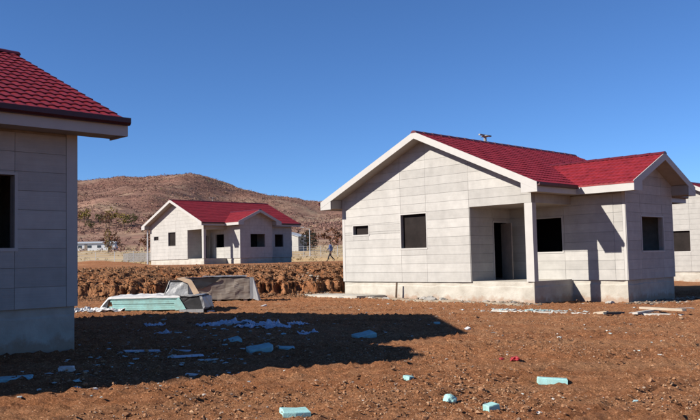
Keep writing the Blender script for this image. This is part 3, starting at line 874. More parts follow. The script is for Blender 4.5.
LEAF = {
 'yellow': tone_mat('yellow_autumn_leaves', [(0,(.12,.085,.022)),(.5,(.20,.150,.035)),(1,(.26,.21,.06))]),
 'olive': tone_mat('olive_leaves', [(0,(.045,.045,.018)),(.5,(.085,.08,.03)),(1,(.13,.115,.045))]),
 'rust': tone_mat('rust_leaves', [(0,(.06,.026,.016)),(.5,(.12,.052,.030)),(1,(.17,.085,.045))]),
 'dark': tone_mat('dark_leaves', [(0,(.014,.016,.012)),(.5,(.028,.028,.020)),(1,(.05,.045,.03))]),
}
def tree(x, y, h, r, kind, label, cat='tree', shape='round', group=None, dens=1.0, bare=.22):
    z = float(macro(x, y))
    t = tag(empty('tree' if cat == 'tree' else 'shrub', (x, y, z)), label, cat, group)
    mb = MB(); mb.tube((0,0,-.3), (.03*h,.01*h,h*.55), .035*h, .018*h, 7)
    for i in range(5):
        a = i*2.4+x; mb.tube((.01*h,0,h*(.22+.06*i)), (r*.6*math.cos(a), r*.6*math.sin(a), h*(.45+.08*i)), .014*h, .005*h, 5)
    mb.build('trunk', M['bark'], t)
    V, F, tn = leaf_cloud((0,0,h*(1+bare)/2), r, r, h*(1-bare)/2, int(34*dens), 16, .09*max(r, 1.0), shape)
    link('crown', np_mesh('crown', V, F, LEAF[kind], attr=tn), t)
    return t
def at_px(): pass
specs = [
 (-121, 400, 9, 3.6, 'yellow', 'yellow autumn tree rising just behind the terrace house gable'),
 (-148, 418, 7, 3.4, 'olive', 'olive-green tree at the uphill end of the hillside row'),
 (-138, 410, 7, 3.0, 'yellow', 'pale yellow tree in the hillside row beside the olive one'),
 (-128, 405, 6, 3.0, 'olive', 'low olive tree between two yellow hillside trees'),
]
for (x, y, h, r, k, lb) in specs: tree(x, y, h, r, k, lb, group='autumn trees partway up the hill')
for i in range(9):
    tree(-155+i*6.5+rng.uniform(-2, 2), 395+rng.uniform(-14, 14)+i*1.5, rng.uniform(4.5, 8), rng.uniform(2.2, 3.6), ('yellow','olive','rust')[i % 3],
         ('yellow tree scattered along the mid-slope belt', 'olive tree scattered along the mid-slope belt', 'rust tree scattered along the mid-slope belt')[i % 3], group='trees of the mid-slope belt')
for i, (x, y, h, r) in enumerate(((-62,205,5.2,2.2),(-50,196,4.0,2.2),(-56,222,4.6,2.6),(-70,230,5.0,3.0),(-45,228,3.6,2.4),(-9,172,4.0,2.6),(-4,182,4.2,3.0),(3,190,4.4,3.4),(-13,205,4.4,3.2),(8,175,4.0,3.0))):
    tree(x, y, h, r, 'rust', 'rust-leaved bush in the dry field below the hill', 'bush', group='rust bushes in the dry field', dens=.8, bare=.05)
tree(-7.5, 143, 3.9, 1.55, 'dark', 'dark bushy tree beside the small white building behind the terrace house', dens=1.6, bare=.08)
tree(-52, 170, 5.6, .9, 'yellow', 'slim straw-coloured poplar on the field near the long shed', shape='poplar', bare=.08)

# ------------------------------------------------------------------ far buildings and poles
def small_house(x, y, w, d, h, rz, label, roof='tinroof', wall='panel', rise=1.3):
    t = tag(empty('small_building', (x, y, float(macro(x, y))-.1), rz), label, 'building')
    mb = MB(); mb.box(0, w, 0, d, -.6, h)
    mb.prism([Vector((0,.002,h)), Vector((w,.002,h)), Vector((w/2,.002,h+rise))], Vector((0,d-.004,0)))
    mb.build('wall', M[wall], t)
    rf = MB()
    for s_ in (-1, 1):
        e = Vector((w/2+s_*(w/2+.3), -.3, h-.3*rise/(w/2)+.05)); a = Vector((w/2, -.3, h+rise+.05))
        rf.prism([e, a, a+Vector((0,0,.08)), e+Vector((0,0,.08))], Vector((0,d+.6,0)))
    rf.build('roof', M[roof], t)
    for (x0, z0) in ((w*.2, 1.0), (w*.62, 1.0)):
        wd = MB().box(x0, x0+w*.16, -.03, .05, z0, z0+1.0).build('window', M['glass'], t)
    MB().box(w*.42, w*.42+.9, -.035, .05, 0, 2.0).build('door', M['grey'], t)
    return t
small_house(-15.7, 154, 7.0, 2.6, 2.7, -.6, 'small white building with a low gable behind the terrace house', rise=.9)
# long pale shed on the field
sx, sy = -79.0, 226.0
t = tag(empty('long_shed', (sx, sy, float(macro(sx, sy))-.1), .05), 'long low pale shed on the dry field below the hill', 'shed')
MB().box(0, 11.5, 0, 4, -.4, 2.15).build('wall', M['tin'], t)
mb = MB(); mb.prism([Vector((-.2,-.3,2.16)), Vector((-.2,4.3,2.16)), Vector((-.2,4.3,2.3)), Vector((-.2,2,2.75)), Vector((-.2,-.3,2.3))], Vector((11.9,0,0))); mb.build('roof', M['tinroof'], t)
for i in range(4): MB().box(1.2+i*2.7, 2.3+i*2.7, -.03, .03, .9, 1.6).build('window', M['glass'], t)
MB().box(3.0, 3.8, -.035, .03, 0, 1.9).build('door', M['grey'], t)
def lamp_post(x, y, h, label):
    t = tag(empty('lamp_post', (x, y, float(macro(x, y)))), label, 'lamp post', 'slim lamp posts beyond the houses')
    MB().tube((0,0,-.3), (0,0,h), .09, .055, 8).build('pole', M['steel'], t)
    if h < 4:
        MB().tube((0,0,h-.02), (0,0,h+.06), .07, .02, 8).build('cap', M['steel'], t); return
    MB().tube((0,0,h-.05), (-.9,-.1,h+.25), .04, .03, 6).build('arm', M['steel'], t)
    mb = MB(); mb.box(-1.35, -.82, -.2, 0, h+.2, h+.3); mb.build('lamp_head', M['tinroof'], t)
lamp_post(-19.6, 76.5, 3.6, 'slim grey pole beside the left corner of the terrace house')
lamp_post(-6.3, 122, 4.2, 'pale lamp post in front of the dark tree')
def mesh_fence(x0, x1, y, h, label, step=2.5, shut=False):
    t = tag(empty('fence', (x0, y, float(macro(x0, y)))), label, 'fence', 'wire fences on the far field')
    n = int((x1-x0)/step)
    for i in range(n+1):
        X_ = i*step; dz_ = float(macro(x0+X_, y))-t.location.z
        MB().tube((X_,0,dz_-.3), (X_,0,dz_+h), .035, n=6).build('post', M['steel'], t)
    d1 = float(macro(x1, y))-t.location.z
    for k in range(5):
        MB().tube((0,0,h*(.12+.21*k)), (n*step,0,d1+h*(.12+.21*k)), .018, n=4).build('wire', M['steel'], t)
mesh_fence(-12, 8, 118, 1.6, 'wire fence with steel posts behind the walking person')
mesh_fence(-36, -25, 104, 1.6, 'wire fence with steel posts left of the terrace house')
t = tag(empty('board_screen', (-31.0, 108, float(macro(-31, 108)))), 'dark board screen standing on the field beside the terrace house', 'screen')
for i in range(5): MB().box(i*.74, i*.74+.71, -.03, .03, .1, 1.25+.06*(i % 2)).build('board', M['rock'], t)
for i in (0, 3.6): MB().box(i, i+.09, .035, .12, -.3, 1.35).build('post', M['bark'], t)

# ------------------------------------------------------------------ person walking on the terrace
def person(x, y, rz):
    pts = {'pel':(0,0,.93),'spine':(.02,0,1.15),'chest':(.04,0,1.36),'neck':(.05,0,1.50),'head':(.07,0,1.60),'top':(.08,0,1.72),
      'hl':(0,.10,.90),'kl':(.20,.11,.52),'al':(.34,.11,.09),'tl':(.50,.12,.03),
      'hr':(0,-.10,.90),'kr':(-.02,-.11,.50),'ar':(-.36,-.11,.17),'tr':(-.30,-.12,.02),
      'sl':(.04,.19,1.43),'el':(-.10,.24,1.17),'wl':(-.02,.25,.93),'fl':(.01,.25,.83),
      'sr':(.04,-.19,1.43),'er':(.08,-.25,1.16),'wr':(.26,-.23,1.00),'fr':(.35,-.22,.96)}
    rad = {'pel':.15,'spine':.135,'chest':.165,'neck':.06,'head':.095,'top':.075,'hl':.095,'kl':.062,'al':.045,'tl':.035,'hr':.095,'kr':.062,'ar':.045,'tr':.035,
      'sl':.075,'el':.05,'wl':.036,'fl':.03,'sr':.075,'er':.05,'wr':.036,'fr':.03}
    ed = [('pel','spine'),('spine','chest'),('chest','neck'),('neck','head'),('head','top'),('pel','hl'),('hl','kl'),('kl','al'),('al','tl'),('pel','hr'),('hr','kr'),('kr','ar'),('ar','tr'),
      ('chest','sl'),('sl','el'),('el','wl'),('wl','fl'),('chest','sr'),('sr','er'),('er','wr'),('wr','fr')]
    ks = list(pts); me = bpy.data.meshes.new('person')
    me.from_pydata([pts[k] for k in ks], [(ks.index(a), ks.index(b)) for a, b in ed], [])
    o = bpy.data.objects.new('person', me); S.collection.objects.link(o)
    md = o.modifiers.new('skin', 'SKIN')
    for i, k in enumerate(ks):
        sv = me.skin_vertices[0].data[i]
        sv.radius = (rad[k], rad[k]*(.8 if k in ('chest','spine','pel') else 1)); sv.use_root = (k == 'pel')
    o.modifiers.new('sub', 'SUBSURF').levels = 2
    dg = bpy.context.evaluated_depsgraph_get(); dg.update()
    m2 = bpy.data.meshes.new_from_object(o.evaluated_get(dg))
    o.modifiers.clear(); o.data = m2
    m2.materials.clear()
    for m in (mat('dark_trousers', (.018,.020,.026), .9), mat('navy_jacket', (.035,.055,.13), .85), mat('skin', (.28,.16,.11), .6), mat('dark_hair', (.012,.01,.009), .8), mat('dark_shoes', (.02,.017,.015), .7)): m2.materials.append(m)
    for p in m2.polygons:
        c = p.center
        i = 0 if c.z < .95 else 1
        if c.z > 1.50: i = 2
        if c.z > 1.64 or (c.z > 1.55 and c.x < .04): i = 3
        if abs(c.y) > .17 and c.z < 1.3: i = 1
        if abs(c.y) > .17 and (c.z < .90 or c.x > .29): i = 2
        if c.z < .09: i = 4
        p.material_index = i; p.use_smooth = True
    o.location = (x, y, float(macro(x, y))); o.rotation_euler = (0, 0, rz)
    tag(o, 'person in a navy jacket and dark trousers walking along the terrace', 'person')
person(-1.78, 70, R(200))

# ------------------------------------------------------------------ building debris
def slab(name, x, y, sx, sy, sz, rz, m, label, cat, group=None, tilt=(0,0), chip=.12, lift=0.0):
    """broken board: irregular outline, bevel-chipped corners"""
    n = 9; pts = []
    base = [(-1,-1),(0,-1.02),(1,-1),(1.03,-.1),(1,1),(.15,.97),(-1,1),(-.98,.2)]
    poly = [((px_+rng.uniform(-chip, chip))*sx/2, (py_+rng.uniform(-chip, chip))*sy/2) for px_, py_ in base]
    mb = MB(); k = len(poly)
    rings = [(.97,0),(1.0,.12),(1.0,.86),(.95,1.0)]
    vs = []
    for s_, zf in rings:
        vs += [(a*s_, b*s_, sz*(zf+rng.uniform(-.04, .04))) for a, b in poly]
    fs = [tuple(range(k))[::-1]]
    for r_ in range(3): fs += [(r_*k+i, r_*k+(i+1) % k, (r_+1)*k+(i+1) % k, (r_+1)*k+i) for i in range(k)]
    fs.append(tuple(3*k+i for i in range(k)))
    mb.add(vs, fs)
    o = mb.build(name, m)
    o.location = (x, y, float(macro(x, y)+micro(x, y))-.012+lift); o.rotation_euler = (R(tilt[0]), R(tilt[1]), rz)
    return tag(o, label, cat, group)
def chunk(name, x, y, s_, m, label, cat, group=None, sq=.8, rough=.16):
    """irregular broken lump with flats and pits"""
    import bmesh
    b = bmesh.new(); bmesh.ops.create_icosphere(b, subdivisions=3, radius=1.0)
    o1, o2 = rng.uniform(0, 50, 2)
    C = np.array([v.co for v in b.verts])
    f = 1+rough*1.6*noise(C[:,0]*1.3+o1, C[:,1]*1.3+C[:,2]*.9+o2, 3)+rough*fbm(C[:,0]*3+C[:,2]*2+o2, C[:,1]*3-C[:,2]+o1, 9, 3)
    C = C*f[:,None]
    for k in range(5):                       # knock flat faces onto it
        n_ = rng.normal(0, 1, 3); n_ /= np.linalg.norm(n_); h = rng.uniform(.55, .8)
        d = C@n_; C = C-np.outer(np.maximum(0, d-h)*.9, n_)
    for v, c in zip(b.verts, C): v.co = Vector(c*np.array((s_, s_*.85, s_*sq)))
    me = bpy.data.meshes.new(name); b.to_mesh(me); b.free(); me.materials.append(m)
    me.polygons.foreach_set('use_smooth', [False]*len(me.polygons))
    o = link(name, me); o.location = (x, y, float(macro(x, y)+micro(x, y))+s_*sq*.5); o.rotation_euler = (0, 0, rng.uniform(0,6))
    return tag(o, label, cat, group)
GF = 'turquoise foam offcuts on the soil'
slab('foam_offcut', -.59, 7.86, .27, .20, .055, .2, M['foam'], 'wide turquoise foam slab lying beside two small soil ruts', 'foam', GF, (4,2))
chunk('foam_offcut', 1.0, 8.44, .082, M['foam'], 'chunky rounded lump of turquoise foam on open soil', 'foam', GF)
slab('foam_offcut', 1.36, 7.99, .12, .10, .065, .5, M['foam'], 'small turquoise foam piece next to the rounded foam lump', 'foam', GF, (6,-8))
slab('foam_offcut', 2.45, 9.90, .36, .22, .085, -.25, M['foam'], 'thick turquoise foam slab with a clean cut edge, alone on sunlit soil', 'foam', GF, (-5,3), .09)
slab('foam_offcut', .68, 10.01, .11, .09, .055, .9, M['foam'], 'tiny square turquoise foam piece near the shadow edge', 'foam', GF, (10,5))
GS = 'foam pieces lying in the long shadow'
slab('foam_offcut', -2.19, 14.61, .30, .22, .08, .5, M['foam_shade'], 'short foam piece in the shadow close to the crumpled film', 'foam', GS, (8,-10))
slab('foam_offcut', -1.55, 13.18, .42, .25, .09, .35, M['foam_shade'], 'long foam slab tilted up in the middle of the shadow', 'foam', GS, (10,-7), .15)
slab('foam_offcut', -1.13, 13.6, .26, .20, .06, .1, M['foam_shade'], 'flat foam slab just beyond the tilted one in the shadow', 'foam', GS, (3,2))
slab('foam_offcut', .22, 15.55, .40, .28, .10, .45, M['foam_shade'], 'foam slab lying near the notch of the shadow', 'foam', GS, (8,-8), .15)
slab('foam_offcut', 1.95, 18.45, .14, .12, .05, 0, M['foam_shade'], 'tiny foam piece near the pointed tip of the shadow', 'foam', GS)
slab('plastic_scrap', 2.42, 16.89, .13, .10, .05, .4, M['white'], 'white scrap lying just outside the shadow tip', 'scrap', None, (12,-25))
chunk('plastic_bag', -3.85, 10.75, .13, M['white'], 'crumpled white bag on shaded soil beside the shaded house', 'bag', None, .45)
slab('foam_offcut', -4.36, 10.2, .55, .30, .05, .35, M['foam_shade'], 'grey-blue board lying against the foot of the shaded house', 'foam', GS)
slab('plastic_scrap', -2.09, 10.46, .20, .09, .04, .7, M['white'], 'narrow white strip at the lower edge of the shadow', 'scrap', None, (5,10))
slab('plastic_scrap', -3.05, 9.35, .10, .07, .03, .7, M['white'], 'white scrap on the sunlit edge below the shaded house', 'scrap')
def strip(x0, y0, x1, y1, w, h, m, label, name='plank', cat='plank', group=None, lift=0.0, z1=None):
    dx, dy = x1-x0, y1-y0; ln = math.hypot(dx, dy)
    za, zb = gz(x0, y0), gz(x1, y1)
    mb = MB(); mb.box(-ln/2, ln/2, -w/2, w/2, 0, h)
    # slightly warped, worn ends
    mb.v = [(a+(rng.uniform(-.02, .02)), b+rng.uniform(-.006, .006), c) for a, b, c in mb.v]
    o = mb.build(name, m)
    o.location = ((x0+x1)/2, (y0+y1)/2, (za+zb)/2+lift-.004); o.rotation_euler = (rng.uniform(-.04,.04), -math.atan2((zb if z1 is None else z1)-za, ln), math.atan2(dy, dx))
    return tag(o, label, cat, group)
strip(-3.75, 13.1, -3.25, 13.4, .08, .03, M['film_shade'], 'pale strip lying in the shadow beside the shaded house')
strip(-3.05, 13.45, -2.75, 13.5, .06, .03, M['film_shade'], 'short pale strip end to end with another in the shadow')
strip(-2.75, 12.2, -2.35, 12.5, .06, .03, M['film_shade'], 'thin pale stick in the middle of the shadow')
GP = 'pale planks dropped in front of the porch house'
strip(3.95, 22.6, 5.55, 21.6, .10, .04, M['whitewood'], 'long white plank on the soil in front of the porch', group=GP)
strip(5.1, 21.75, 6.35, 21.2, .08, .035, M['whitewood'], 'thin white plank end to end with the long one', group=GP)
strip(4.9, 22.6, 5.75, 22.9, .14, .05, M['foam'], 'turquoise-tinted board behind the long white plank', group=GP)
strip(4.15, 23.2, 4.7, 22.9, .16, .05, M['whitewood'], 'stubby white board near the porch column', group=GP)
strip(6.55, 20.7, 7.1, 20.95, .14, .06, M['black'], 'dark scrap board between the planks in front of the wing', group=GP)
strip(6.45, 21.3, 6.75, 21.1, .12, .06, M['wood'], 'short wooden offcut beside the dark scrap board', group=GP)
GX = 'crossed planks in front of the gabled wing'
strip(7.35, 21.2, 8.55, 20.7, .15, .05, M['whitewood'], 'white plank at the bottom of the crossed pile', group=GX)
strip(7.3, 20.6, 8.4, 21.7, .14, .05, M['whitewood'], 'white plank laid crosswise over the pile', group=GX, lift=.06)
strip(7.9, 21.8, 8.5, 20.4, .15, .06, M['wood'], 'tan plank leaning down from the crossed pile', group=GX, lift=.10)
strip(7.4, 20.95, 7.9, 20.5, .13, .05, M['whitewood'], 'short white plank end under the crossed pile', group=GX)
strip(9.2, 23.2, 10.0, 23.4, .10, .04, M['whitewood'], 'lone white batten on the soil past the crossed pile', group=GX)
# red rag
chunk('rag', 2.36, 11.62, .085, M['red'], 'crumpled red rag on the soil', 'rag', None, .45, .45)
chunk('rag', 2.20, 11.85, .05, M['red'], 'small torn red shred beside the rag', 'rag', None, .4)
# clump of dug soil
for (x, y, s_, lb) in ((1.9,14.9,.16,'dark low soil heap right of the shadow notch'),(2.15,15.0,.13,'second dark soil clod joined to the low heap')):
    o = chunk('soil_heap', x, y, s_, M['soil'], lb, 'soil heap', None, .4); o.location.z -= .03
# crumpled film in the shadow
def film(x, y, sx, sy, h, rz, m, label, cat='film', group=None, seed=0, name='plastic_sheet'):
    k = 22
    g = np.linspace(-1, 1, k); U, V_ = np.meshgrid(g, g)
    edge = 1+.18*noise(U*1.3+seed, V_*1.3, seed)
    X_ = U*sx/2*edge; Y_ = V_*sy/2*edge
    Z_ = np.abs(fbm(U*1.6+seed*3.1, V_*1.6, seed+5, 4))*h*(1.2-.7*np.maximum(np.abs(U), np.abs(V_)))
    c, s_ = math.cos(rz), math.sin(rz)
    wx, wy = x+X_*c-Y_*s_, y+X_*s_+Y_*c
    Zw = macro(wx, wy)+micro(wx, wy)+.008+Z_
    z0 = float(Zw.min())
    I = np.arange(k*k).reshape(k, k); F = np.stack([I[:-1,:-1], I[:-1,1:], I[1:,1:], I[1:,:-1]], -1).reshape(-1, 4)
    me = np_mesh(name, np.stack([wx-x, wy-y, Zw-z0], -1).reshape(-1, 3), F, m)
    o = link(name, me); o.location = (x, y, z0)
    md = o.modifiers.new('thickness', 'SOLIDIFY'); md.thickness = .006
    return tag(o, label, cat, group)
GB = 'crumpled film pieces in the shadow'
for i, (x, y, sx, sy, h, rz, lb) in enumerate((
  (-2.75,18.75,.85,.7,.14,.2,'large crumpled white film coloured with blue shade at the far side of the shadow'),
  (-2.0,18.3,.7,.5,.12,.6,'crumpled film piece beside the large shade-blue one'),
  (-1.65,17.7,.6,.4,.10,.1,'crumpled film piece with folds at the end of the litter'),
  (-2.35,17.9,.5,.35,.10,1.1,'small folded film scrap in front of the large film'),
  (-3.3,18.2,.5,.3,.08,.4,'flat film scrap at the start of the litter'),
  (-1.25,18.6,.45,.3,.06,.9,'small film scrap past the litter in the shadow'),
  (-4.6,18.6,.45,.25,.06,.9,'lone film scrap in the dark corner by the shaded house'),
  (-3.9,16.4,.35,.2,.06,.2,'tiny film scrap deep in the shadow'),
  (-.9,16.1,.4,.2,.05,.5,'thin film scrap in the shadow between foam slabs'))):
    film(x, y, sx, sy, h, rz, M['film_shade'], lb, group=GB, seed=i+3)
film(-7.3, 23.9, 1.1, .9, .22, .1, M['white'], 'white crumpled sheet on sunlit ground near the foam pack', seed=31)
film(-8.2, 24.0, .8, .6, .16, .5, M['white'], 'smaller white sheet beside the shaded house corner', seed=37)
slab('plastic_scrap', -2.9, 25.6, .30, .12, .04, .5, M['white'], 'white scrap on sunlit ground in front of the big crate', 'scrap', None, (0,-14))
slab('plastic_scrap', -4.2, 23.6, .22, .14, .05, .2, M['white'], 'white scrap by the end of the wrapped pack', 'scrap')

# ------------------------------------------------------------------ stacked packs of boards and the crate
def crumple(o, cuts=9, amp=.02, seed=0):
    import bmesh
    b = bmesh.new(); b.from_mesh(o.data)
    bmesh.ops.subdivide_edges(b, edges=b.edges[:], cuts=cuts, use_grid_fill=True)
    for v in b.verts:
        c = v.co
        q = Vector((float(fbm(c.y*3+c.z*2.1+seed, c.x*2.3, 5, 3)), float(fbm(c.x*2.6+seed, c.z*3.1+c.y, 6, 3)), float(fbm(c.x*2.2+c.y*1.3, c.y*3+seed, 7, 3))))
        v.co = c+q*amp
    b.to_mesh(o.data); b.free(); return o
px_, py_, prz = -5.80, 24.1, -.10
z = float(macro(px_, py_))
t = tag(empty('foam_board_pack', (px_, py_, z), prz), 'torn pack of turquoise foam boards under white film', 'board pack', 'building packs before the bank')
for i in range(2):
    mb = MB(); mb.box(-1.15+i*1.6, -1.0+i*1.6, -.45, .45, -.05, .07); mb.build('bearer', M['wood'], t)
for i in range(6):
    o_ = rng.uniform(-.05, .05); mb = MB(); mb.box(-1.35+o_, .75+o_*.5, -.5+rng.uniform(-.02,.02), .5, .072+i*.062, .072+i*.062+.058); mb.build('board', M['foam'], t)
k = 30
g = np.linspace(-1, 1, k); U, V_ = np.meshgrid(g, g)
X_ = -.45+U*1.22; Y_ = V_*.535
drop = np.maximum(0, np.abs(Y_)-.5)*1.6+np.maximum(0, -(X_+1.40))*1.1
Z_ = .452+.13*np.abs(fbm(U*1.6, V_*1.4, 61, 4))*(1.15-np.maximum(np.abs(U), np.abs(V_)))-drop+.02
I = np.arange(k*k).reshape(k, k); F = np.stack([I[:-1,:-1], I[:-1,1:], I[1:,1:], I[1:,:-1]], -1).reshape(-1, 4)
fl = link('film', np_mesh('film', np.stack([X_, Y_, Z_], -1).reshape(-1, 3), F, M['white']), t); fl.modifiers.new('thickness', 'SOLIDIFY').thickness = .008
# torn flap at the end
mb = MB(); mb.add([(-1.40,-.5,.46),(-1.40,.45,.46),(-1.72,.1,.20),(-1.78,-.35,.12),(-1.52,-.48,.05)], [(0,1,2),(0,2,3),(0,3,4)])
f2 = mb.build('film_flap', M['white'], t); f2.modifiers.new('thickness', 'SOLIDIFY').thickness = .01
# dark wrapped pack butted against it
wx, wy = -4.85, 23.92
t = tag(empty('wrapped_pack', (wx, wy, float(macro(wx, wy))), prz), 'black-sided pack with grey film top next to the foam boards', 'board pack', 'building packs before the bank')
mb = MB()
prof = [(-.16,.03),(.48,.03),(.56,.12),(.47,.42),(.40,.47),(-.16,.47)]
mb.prism([Vector((a,-.50,b)) for a, b in prof], Vector((0,1.0,0))); crumple(mb.build('body', M['black'], t), 7, .025, 1)
mb = MB(); mb.prism([Vector((-.20,-.54,.472)), Vector((.40,-.54,.474)), Vector((.45,-.54,.50)), Vector((-.20,-.54,.52))], Vector((0,1.08,0)))
mb.prism([Vector((.41,-.53,.47)), Vector((.49,-.53,.44)), Vector((.60,-.53,.13)), Vector((.55,-.53,.08))], Vector((0,1.06,0))); crumple(mb.build('top_film', M['lgrey'], t), 7, .03, 2)
for ya, yb_ in ((-.55,-.49),(.45,.52)): MB().box(-.18, .55, ya, yb_, 0, .09).build('skid', M['lgrey'], t)
mb = MB(); mb.prism([Vector((-.30,-.525,.07)), Vector((.02,-.525,.10)), Vector((-.06,-.525,.24)), Vector((-.20,-.525,.46)), Vector((-.34,-.525,.3))], Vector((0,.02,0))); mb.build('torn_edge', M['foam'], t)
# grey tarped bundle standing on the packs, cardboard leaning on it
bx_, by_ = -5.15, 24.15
t = tag(empty('tarped_box', (bx_, by_, float(macro(bx_, by_))+.50), prz), 'grey film-covered box standing on top of the packs', 'box')
mb = MB(); lo = [(-.44,-.34),(.30,-.34),(.30,.34),(-.44,.34)]; hi = [(-.30,-.26),(.26,-.26),(.26,.28),(-.30,.28)]
mb.add([(a,b,0) for a, b in lo]+[(a,b,.40) for a, b in hi], [(3,2,1,0),(4,5,6,7)]+[(i,(i+1)%4,4+(i+1)%4,4+i) for i in range(4)]); crumple(mb.build('film_cover', M['lgrey'], t), 8, .03, 3)
mb = MB()
for a, b in zip(lo, hi): mb.tube((a[0],a[1],0), (b[0],b[1],.41), .022, n=6)
for i in range(4): mb.tube((*hi[i],.41), (*hi[(i+1)%4],.41), .022, n=6)
mb.build('frame', M['black'], t)
A_ = [(-.16,.49),(.06,.505),(.30,.44),(.56,.03),(.38,.0),(.20,.33),(-.06,.44)]
cb = MB(); cb.prism([Vector((a, .10*b, b)) for a, b in A_], Vector((0,.02,0)))
cb.prism([Vector((a, .10*b+.022, b)) for a, b in ((-.16,.49),(.06,.505),(.06,.49),(-.16,.475))], Vector((0,.5,.02)))
c_ = cb.build('cardboard_sheet', M['card']); c_.location = (bx_+.06, by_-.43, t.location.z+.002); c_.rotation_euler = (0, 0, prz)
tag(c_, 'folded tan cardboard sheet leaning over the film-covered box', 'cardboard')
# big crate wrapped in grey and black sheeting
cx_, cy_ = -4.88, 29.35
t = tag(empty('wrapped_crate', (cx_, cy_, float(macro(cx_, cy_))), .12), 'big crate wrapped in grey-brown sheeting with a black cover before the bank', 'crate', 'building packs before the bank')
w2, d2, h2 = 1.22, .55, .86
mb = MB(); mb.box(-w2, w2, -d2, d2, .09, h2); crumple(mb.build('body', M['grey'], t), 14, .030, 4)
mb = MB(); mb.prism([Vector((-w2-.02,-d2-.042,h2+.012)), Vector((-w2-.02,-d2-.042,.46)), Vector((-.55,-d2-.042,.52)), Vector((-.05,-d2-.042,.78)), Vector((.05,-d2-.042,h2+.012))], Vector((0,.008,0)))
mb.box(-w2-.02, .95, -d2-.012, d2+.012, h2+.018, h2+.040); mb.box(-w2-.024, -w2-.004, -d2, d2, .42, h2); crumple(mb.build('black_cover', M['black'], t), 8, .018, 5)
mb = MB(); mb.add([(w2+.012,-d2-.014,.10),(w2+.012,-d2-.014,h2+.01),(w2-.10,-d2-.014,h2+.01),(w2-.10,-d2-.014,.10),(w2+.30,-d2+.25,.02),(w2+.20,d2,.05),(w2+.02,d2,h2+.01),(w2+.22,-d2-.12,.01)],
   [(0,1,2,3),(0,7,1),(7,4,1),(4,5,6,1)]); f3 = mb.build('loose_film', M['lgrey'], t); f3.modifiers.new('thickness', 'SOLIDIFY').thickness = .008
for i in (-.95, 0, .95): MB().box(i-.07, i+.07, -d2+.03, d2-.03, -.06, .088).build('skid', M['wood'], t)
mb = MB(); mb.prism([Vector((-.15,-d2-.03,h2+.055)), Vector((.98,-d2-.03,h2+.055)), Vector((1.0,-d2-.03,h2+.07)), Vector((-.6,-d2-.03,h2+.09))], Vector((0,1.0,0))); crumple(mb.build('top_sheet', M['lgrey'], t), 7, .02, 6)

# ------------------------------------------------------------------ rubble and sand along the foot of the porch house
n = 2600
s_ = rng.uniform(0, 1, n)
side = rng.uniform(0, 1, n) < .62
u = np.where(side, rng.uniform(-2.2, W+.5, n), W+J+np.abs(rng.normal(0, .5, n))+.05)
v = np.where(side, -np.abs(rng.normal(0, .55, n))-.06, rng.uniform(P-.8, P+WW+1, n))
wx = 5.992+(u-W)*math.cos(YAW)+v*math.sin(YAW); wy = 26.063-(u-W)*math.sin(YAW)+v*math.cos(YAW)
k = outside_houses(wx, wy); wx, wy = wx[k], wy[k]
M['rubble'] = tone_mat('mortar_rubble', [(0,(.10,.075,.055)),(.4,(.19,.14,.10)),(.75,(.26,.22,.175)),(1,(.36,.33,.29))], .95)
tag(link('mortar_rubble', blobs('mortar_rubble', ground_pts(wx, wy), np.clip(rng.lognormal(-3.9, .6, len(wx)), .008, .085), .55, M['rubble'], .4, .25)), 'pale mortar crumbs and rubble along the foot of the porch house', 'rubble', kind='stuff')
def house_pt(u, v): return 5.992+(u-W)*math.cos(YAW)+v*math.sin(YAW), 26.063-(u-W)*math.sin(YAW)+v*math.cos(YAW)
# concrete apron at the far corner
ax, ay = house_pt(-.2, -.7)
slab('concrete_apron', ax, ay, 4.6, 1.3, .13, -YAW, M['concrete'], 'spilled pale concrete apron at the far corner of the porch house', 'concrete', None, (0,0), .10, lift=-.03)
for i, (u, v, s_, lb) in enumerate(((4.5,-.35,.20,'grey rubble lump under the tall gable window'),(4.95,-.5,.26,'broken grey rubble heap below the gable'),(5.4,-.35,.18,'grey rubble lump next to the broken heap'),(7.2,-.3,.17,'dark rubble lump at the porch foot'),(1.2,-1.2,.2,'grey rubble lump beside the concrete apron'),(2.9,-.6,.17,'grey rubble lump between apron and gable window'),(8.3,-.25,.14,'small rubble lump near the porch column'),(10.6,1.9,.16,'rubble lump by the lit side of the wing'))):
    x, y = house_pt(u, v)
    o = chunk('rubble_lump', x, y, s_, M['rock'], lb, 'rubble', 'rubble lumps along the plinth', .5); o.location.z -= s_*.12
# a stake standing by the plinth
x, y = house_pt(3.05, -.25); st = MB().tube((0,0,-.15), (.05,-.02,.62), .045, .035, 6).build('stake', M['bark']); st.location = (x, y, gz(x, y)); tag(st, 'short dark stake standing against the pale plinth', 'stake')
for i in range(7):
    u = (2.0, 3.6, 5.9, 6.6, 9.9, 11.6, 12.1)[i]; v = (-.75,-.55,-.6,-.5,1.6,3.2,4.6)[i]; x, y = house_pt(u, v)
    slab('board_scrap', x, y, (.7,.5,.8,.4,.5,.6,.4)[i], .22, .03, -YAW+(.1,-.2,.3,.8,.2,1.2,.4)[i], M['whitewood'],
      ('flat white board scrap beside the concrete apron','flat board scrap under the wide gable window','flat board scrap below the porch edge','small board scrap at the porch foot','board scrap in the nook beside the porch','board scrap at the foot of the shaded wing','last board scrap past the shaded wing')[i], 'board', 'board scraps along the plinth')

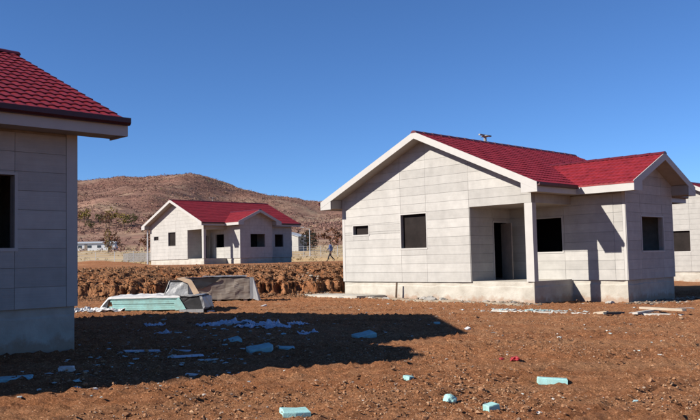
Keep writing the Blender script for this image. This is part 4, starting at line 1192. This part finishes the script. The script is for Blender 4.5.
# mortar and sand spilled along the foot of the house
M['sand'] = mat('mortar_sand', (.33,.275,.205), .95, .12, 2.5, .02, 26, col2=(.22,.16,.105))
def spill(u0, u1, v0, v1, label, seed):
    cx0, cy0 = house_pt((u0+u1)/2, (v0+v1)/2)
    k, m_ = int(abs(u1-u0)/.09)+2, int(abs(v1-v0)/.07)+2
    A, B = np.meshgrid(np.linspace(0, 1, k), np.linspace(0, 1, m_))
    uu = u0+(u1-u0)*A; vv = v0+(v1-v0)*B
    wx = 5.992+(uu-W)*math.cos(YAW)+vv*math.sin(YAW); wy = 26.063-(uu-W)*math.sin(YAW)+vv*math.cos(YAW)
    e = np.minimum(np.minimum(A, 1-A)*abs(u1-u0), np.minimum(B, 1-B)*abs(v1-v0))
    h = -.05+.085*smooth(e/.6)+.055*fbm(wx*1.6, wy*1.6, seed, 5, 2.1, .6)+.02*fbm(wx*9, wy*9, seed+3, 3)
    z = macro(wx, wy)+micro(wx, wy)*.4+h
    I = np.arange(k*m_).reshape(m_, k); F = np.stack([I[:-1,:-1], I[:-1,1:], I[1:,1:], I[1:,:-1]], -1).reshape(-1, 4)
    z0 = float(z.min())
    o = link('mortar_spill', np_mesh('mortar_spill', np.stack([wx-cx0, wy-cy0, z-z0], -1).reshape(-1, 3), F, M['sand'], smooth=True)); o.location = (cx0, cy0, z0)
    tag(o, label, 'mortar spill', 'mortar spilled round the porch house')
spill(-1.0, W+.3, -1.25, .1, 'low bank of pale spilled mortar along the tall gable foot', 211)
spill(W+J-.1, W+J+1.0, P-.6, P+WW+2.2, 'low bank of pale spilled mortar along the shaded wing foot', 223)
# pale flakes of foam and film trodden into the soil before the porch
n = 420
x = rng.normal(5.0, .75, n); y = 22.5-.42*(x-5)+rng.normal(0, .33, n)
xx = np.concatenate([x, rng.uniform(-9, 9, 260)]); yy = np.concatenate([y, rng.uniform(8, 27, 260)])
lx = rng.normal(-2.6, 1.1, 190); ly = rng.normal(15.8, 2.4, 190)
lx2 = rng.uniform(-4.6, -1.2, 90); ly2 = rng.uniform(9.6, 13.5, 90)
xx = np.concatenate([xx, lx, lx2]); yy = np.concatenate([yy, ly, ly2])
k = outside_houses(xx, yy); xx, yy = xx[k], yy[k]
M['flake'] = tone_mat('foam_flakes', [(0,(.30,.34,.33)),(.5,(.40,.41,.39)),(1,(.30,.44,.45))], .8)
tag(link('foam_flakes', blobs('foam_flakes', ground_pts(xx, yy), np.clip(rng.lognormal(-3.7, .5, len(xx)), .008, .07), .35, M['flake'], .4, .2)), 'small pale flakes of foam and film trodden into the soil', 'foam flakes', kind='stuff')
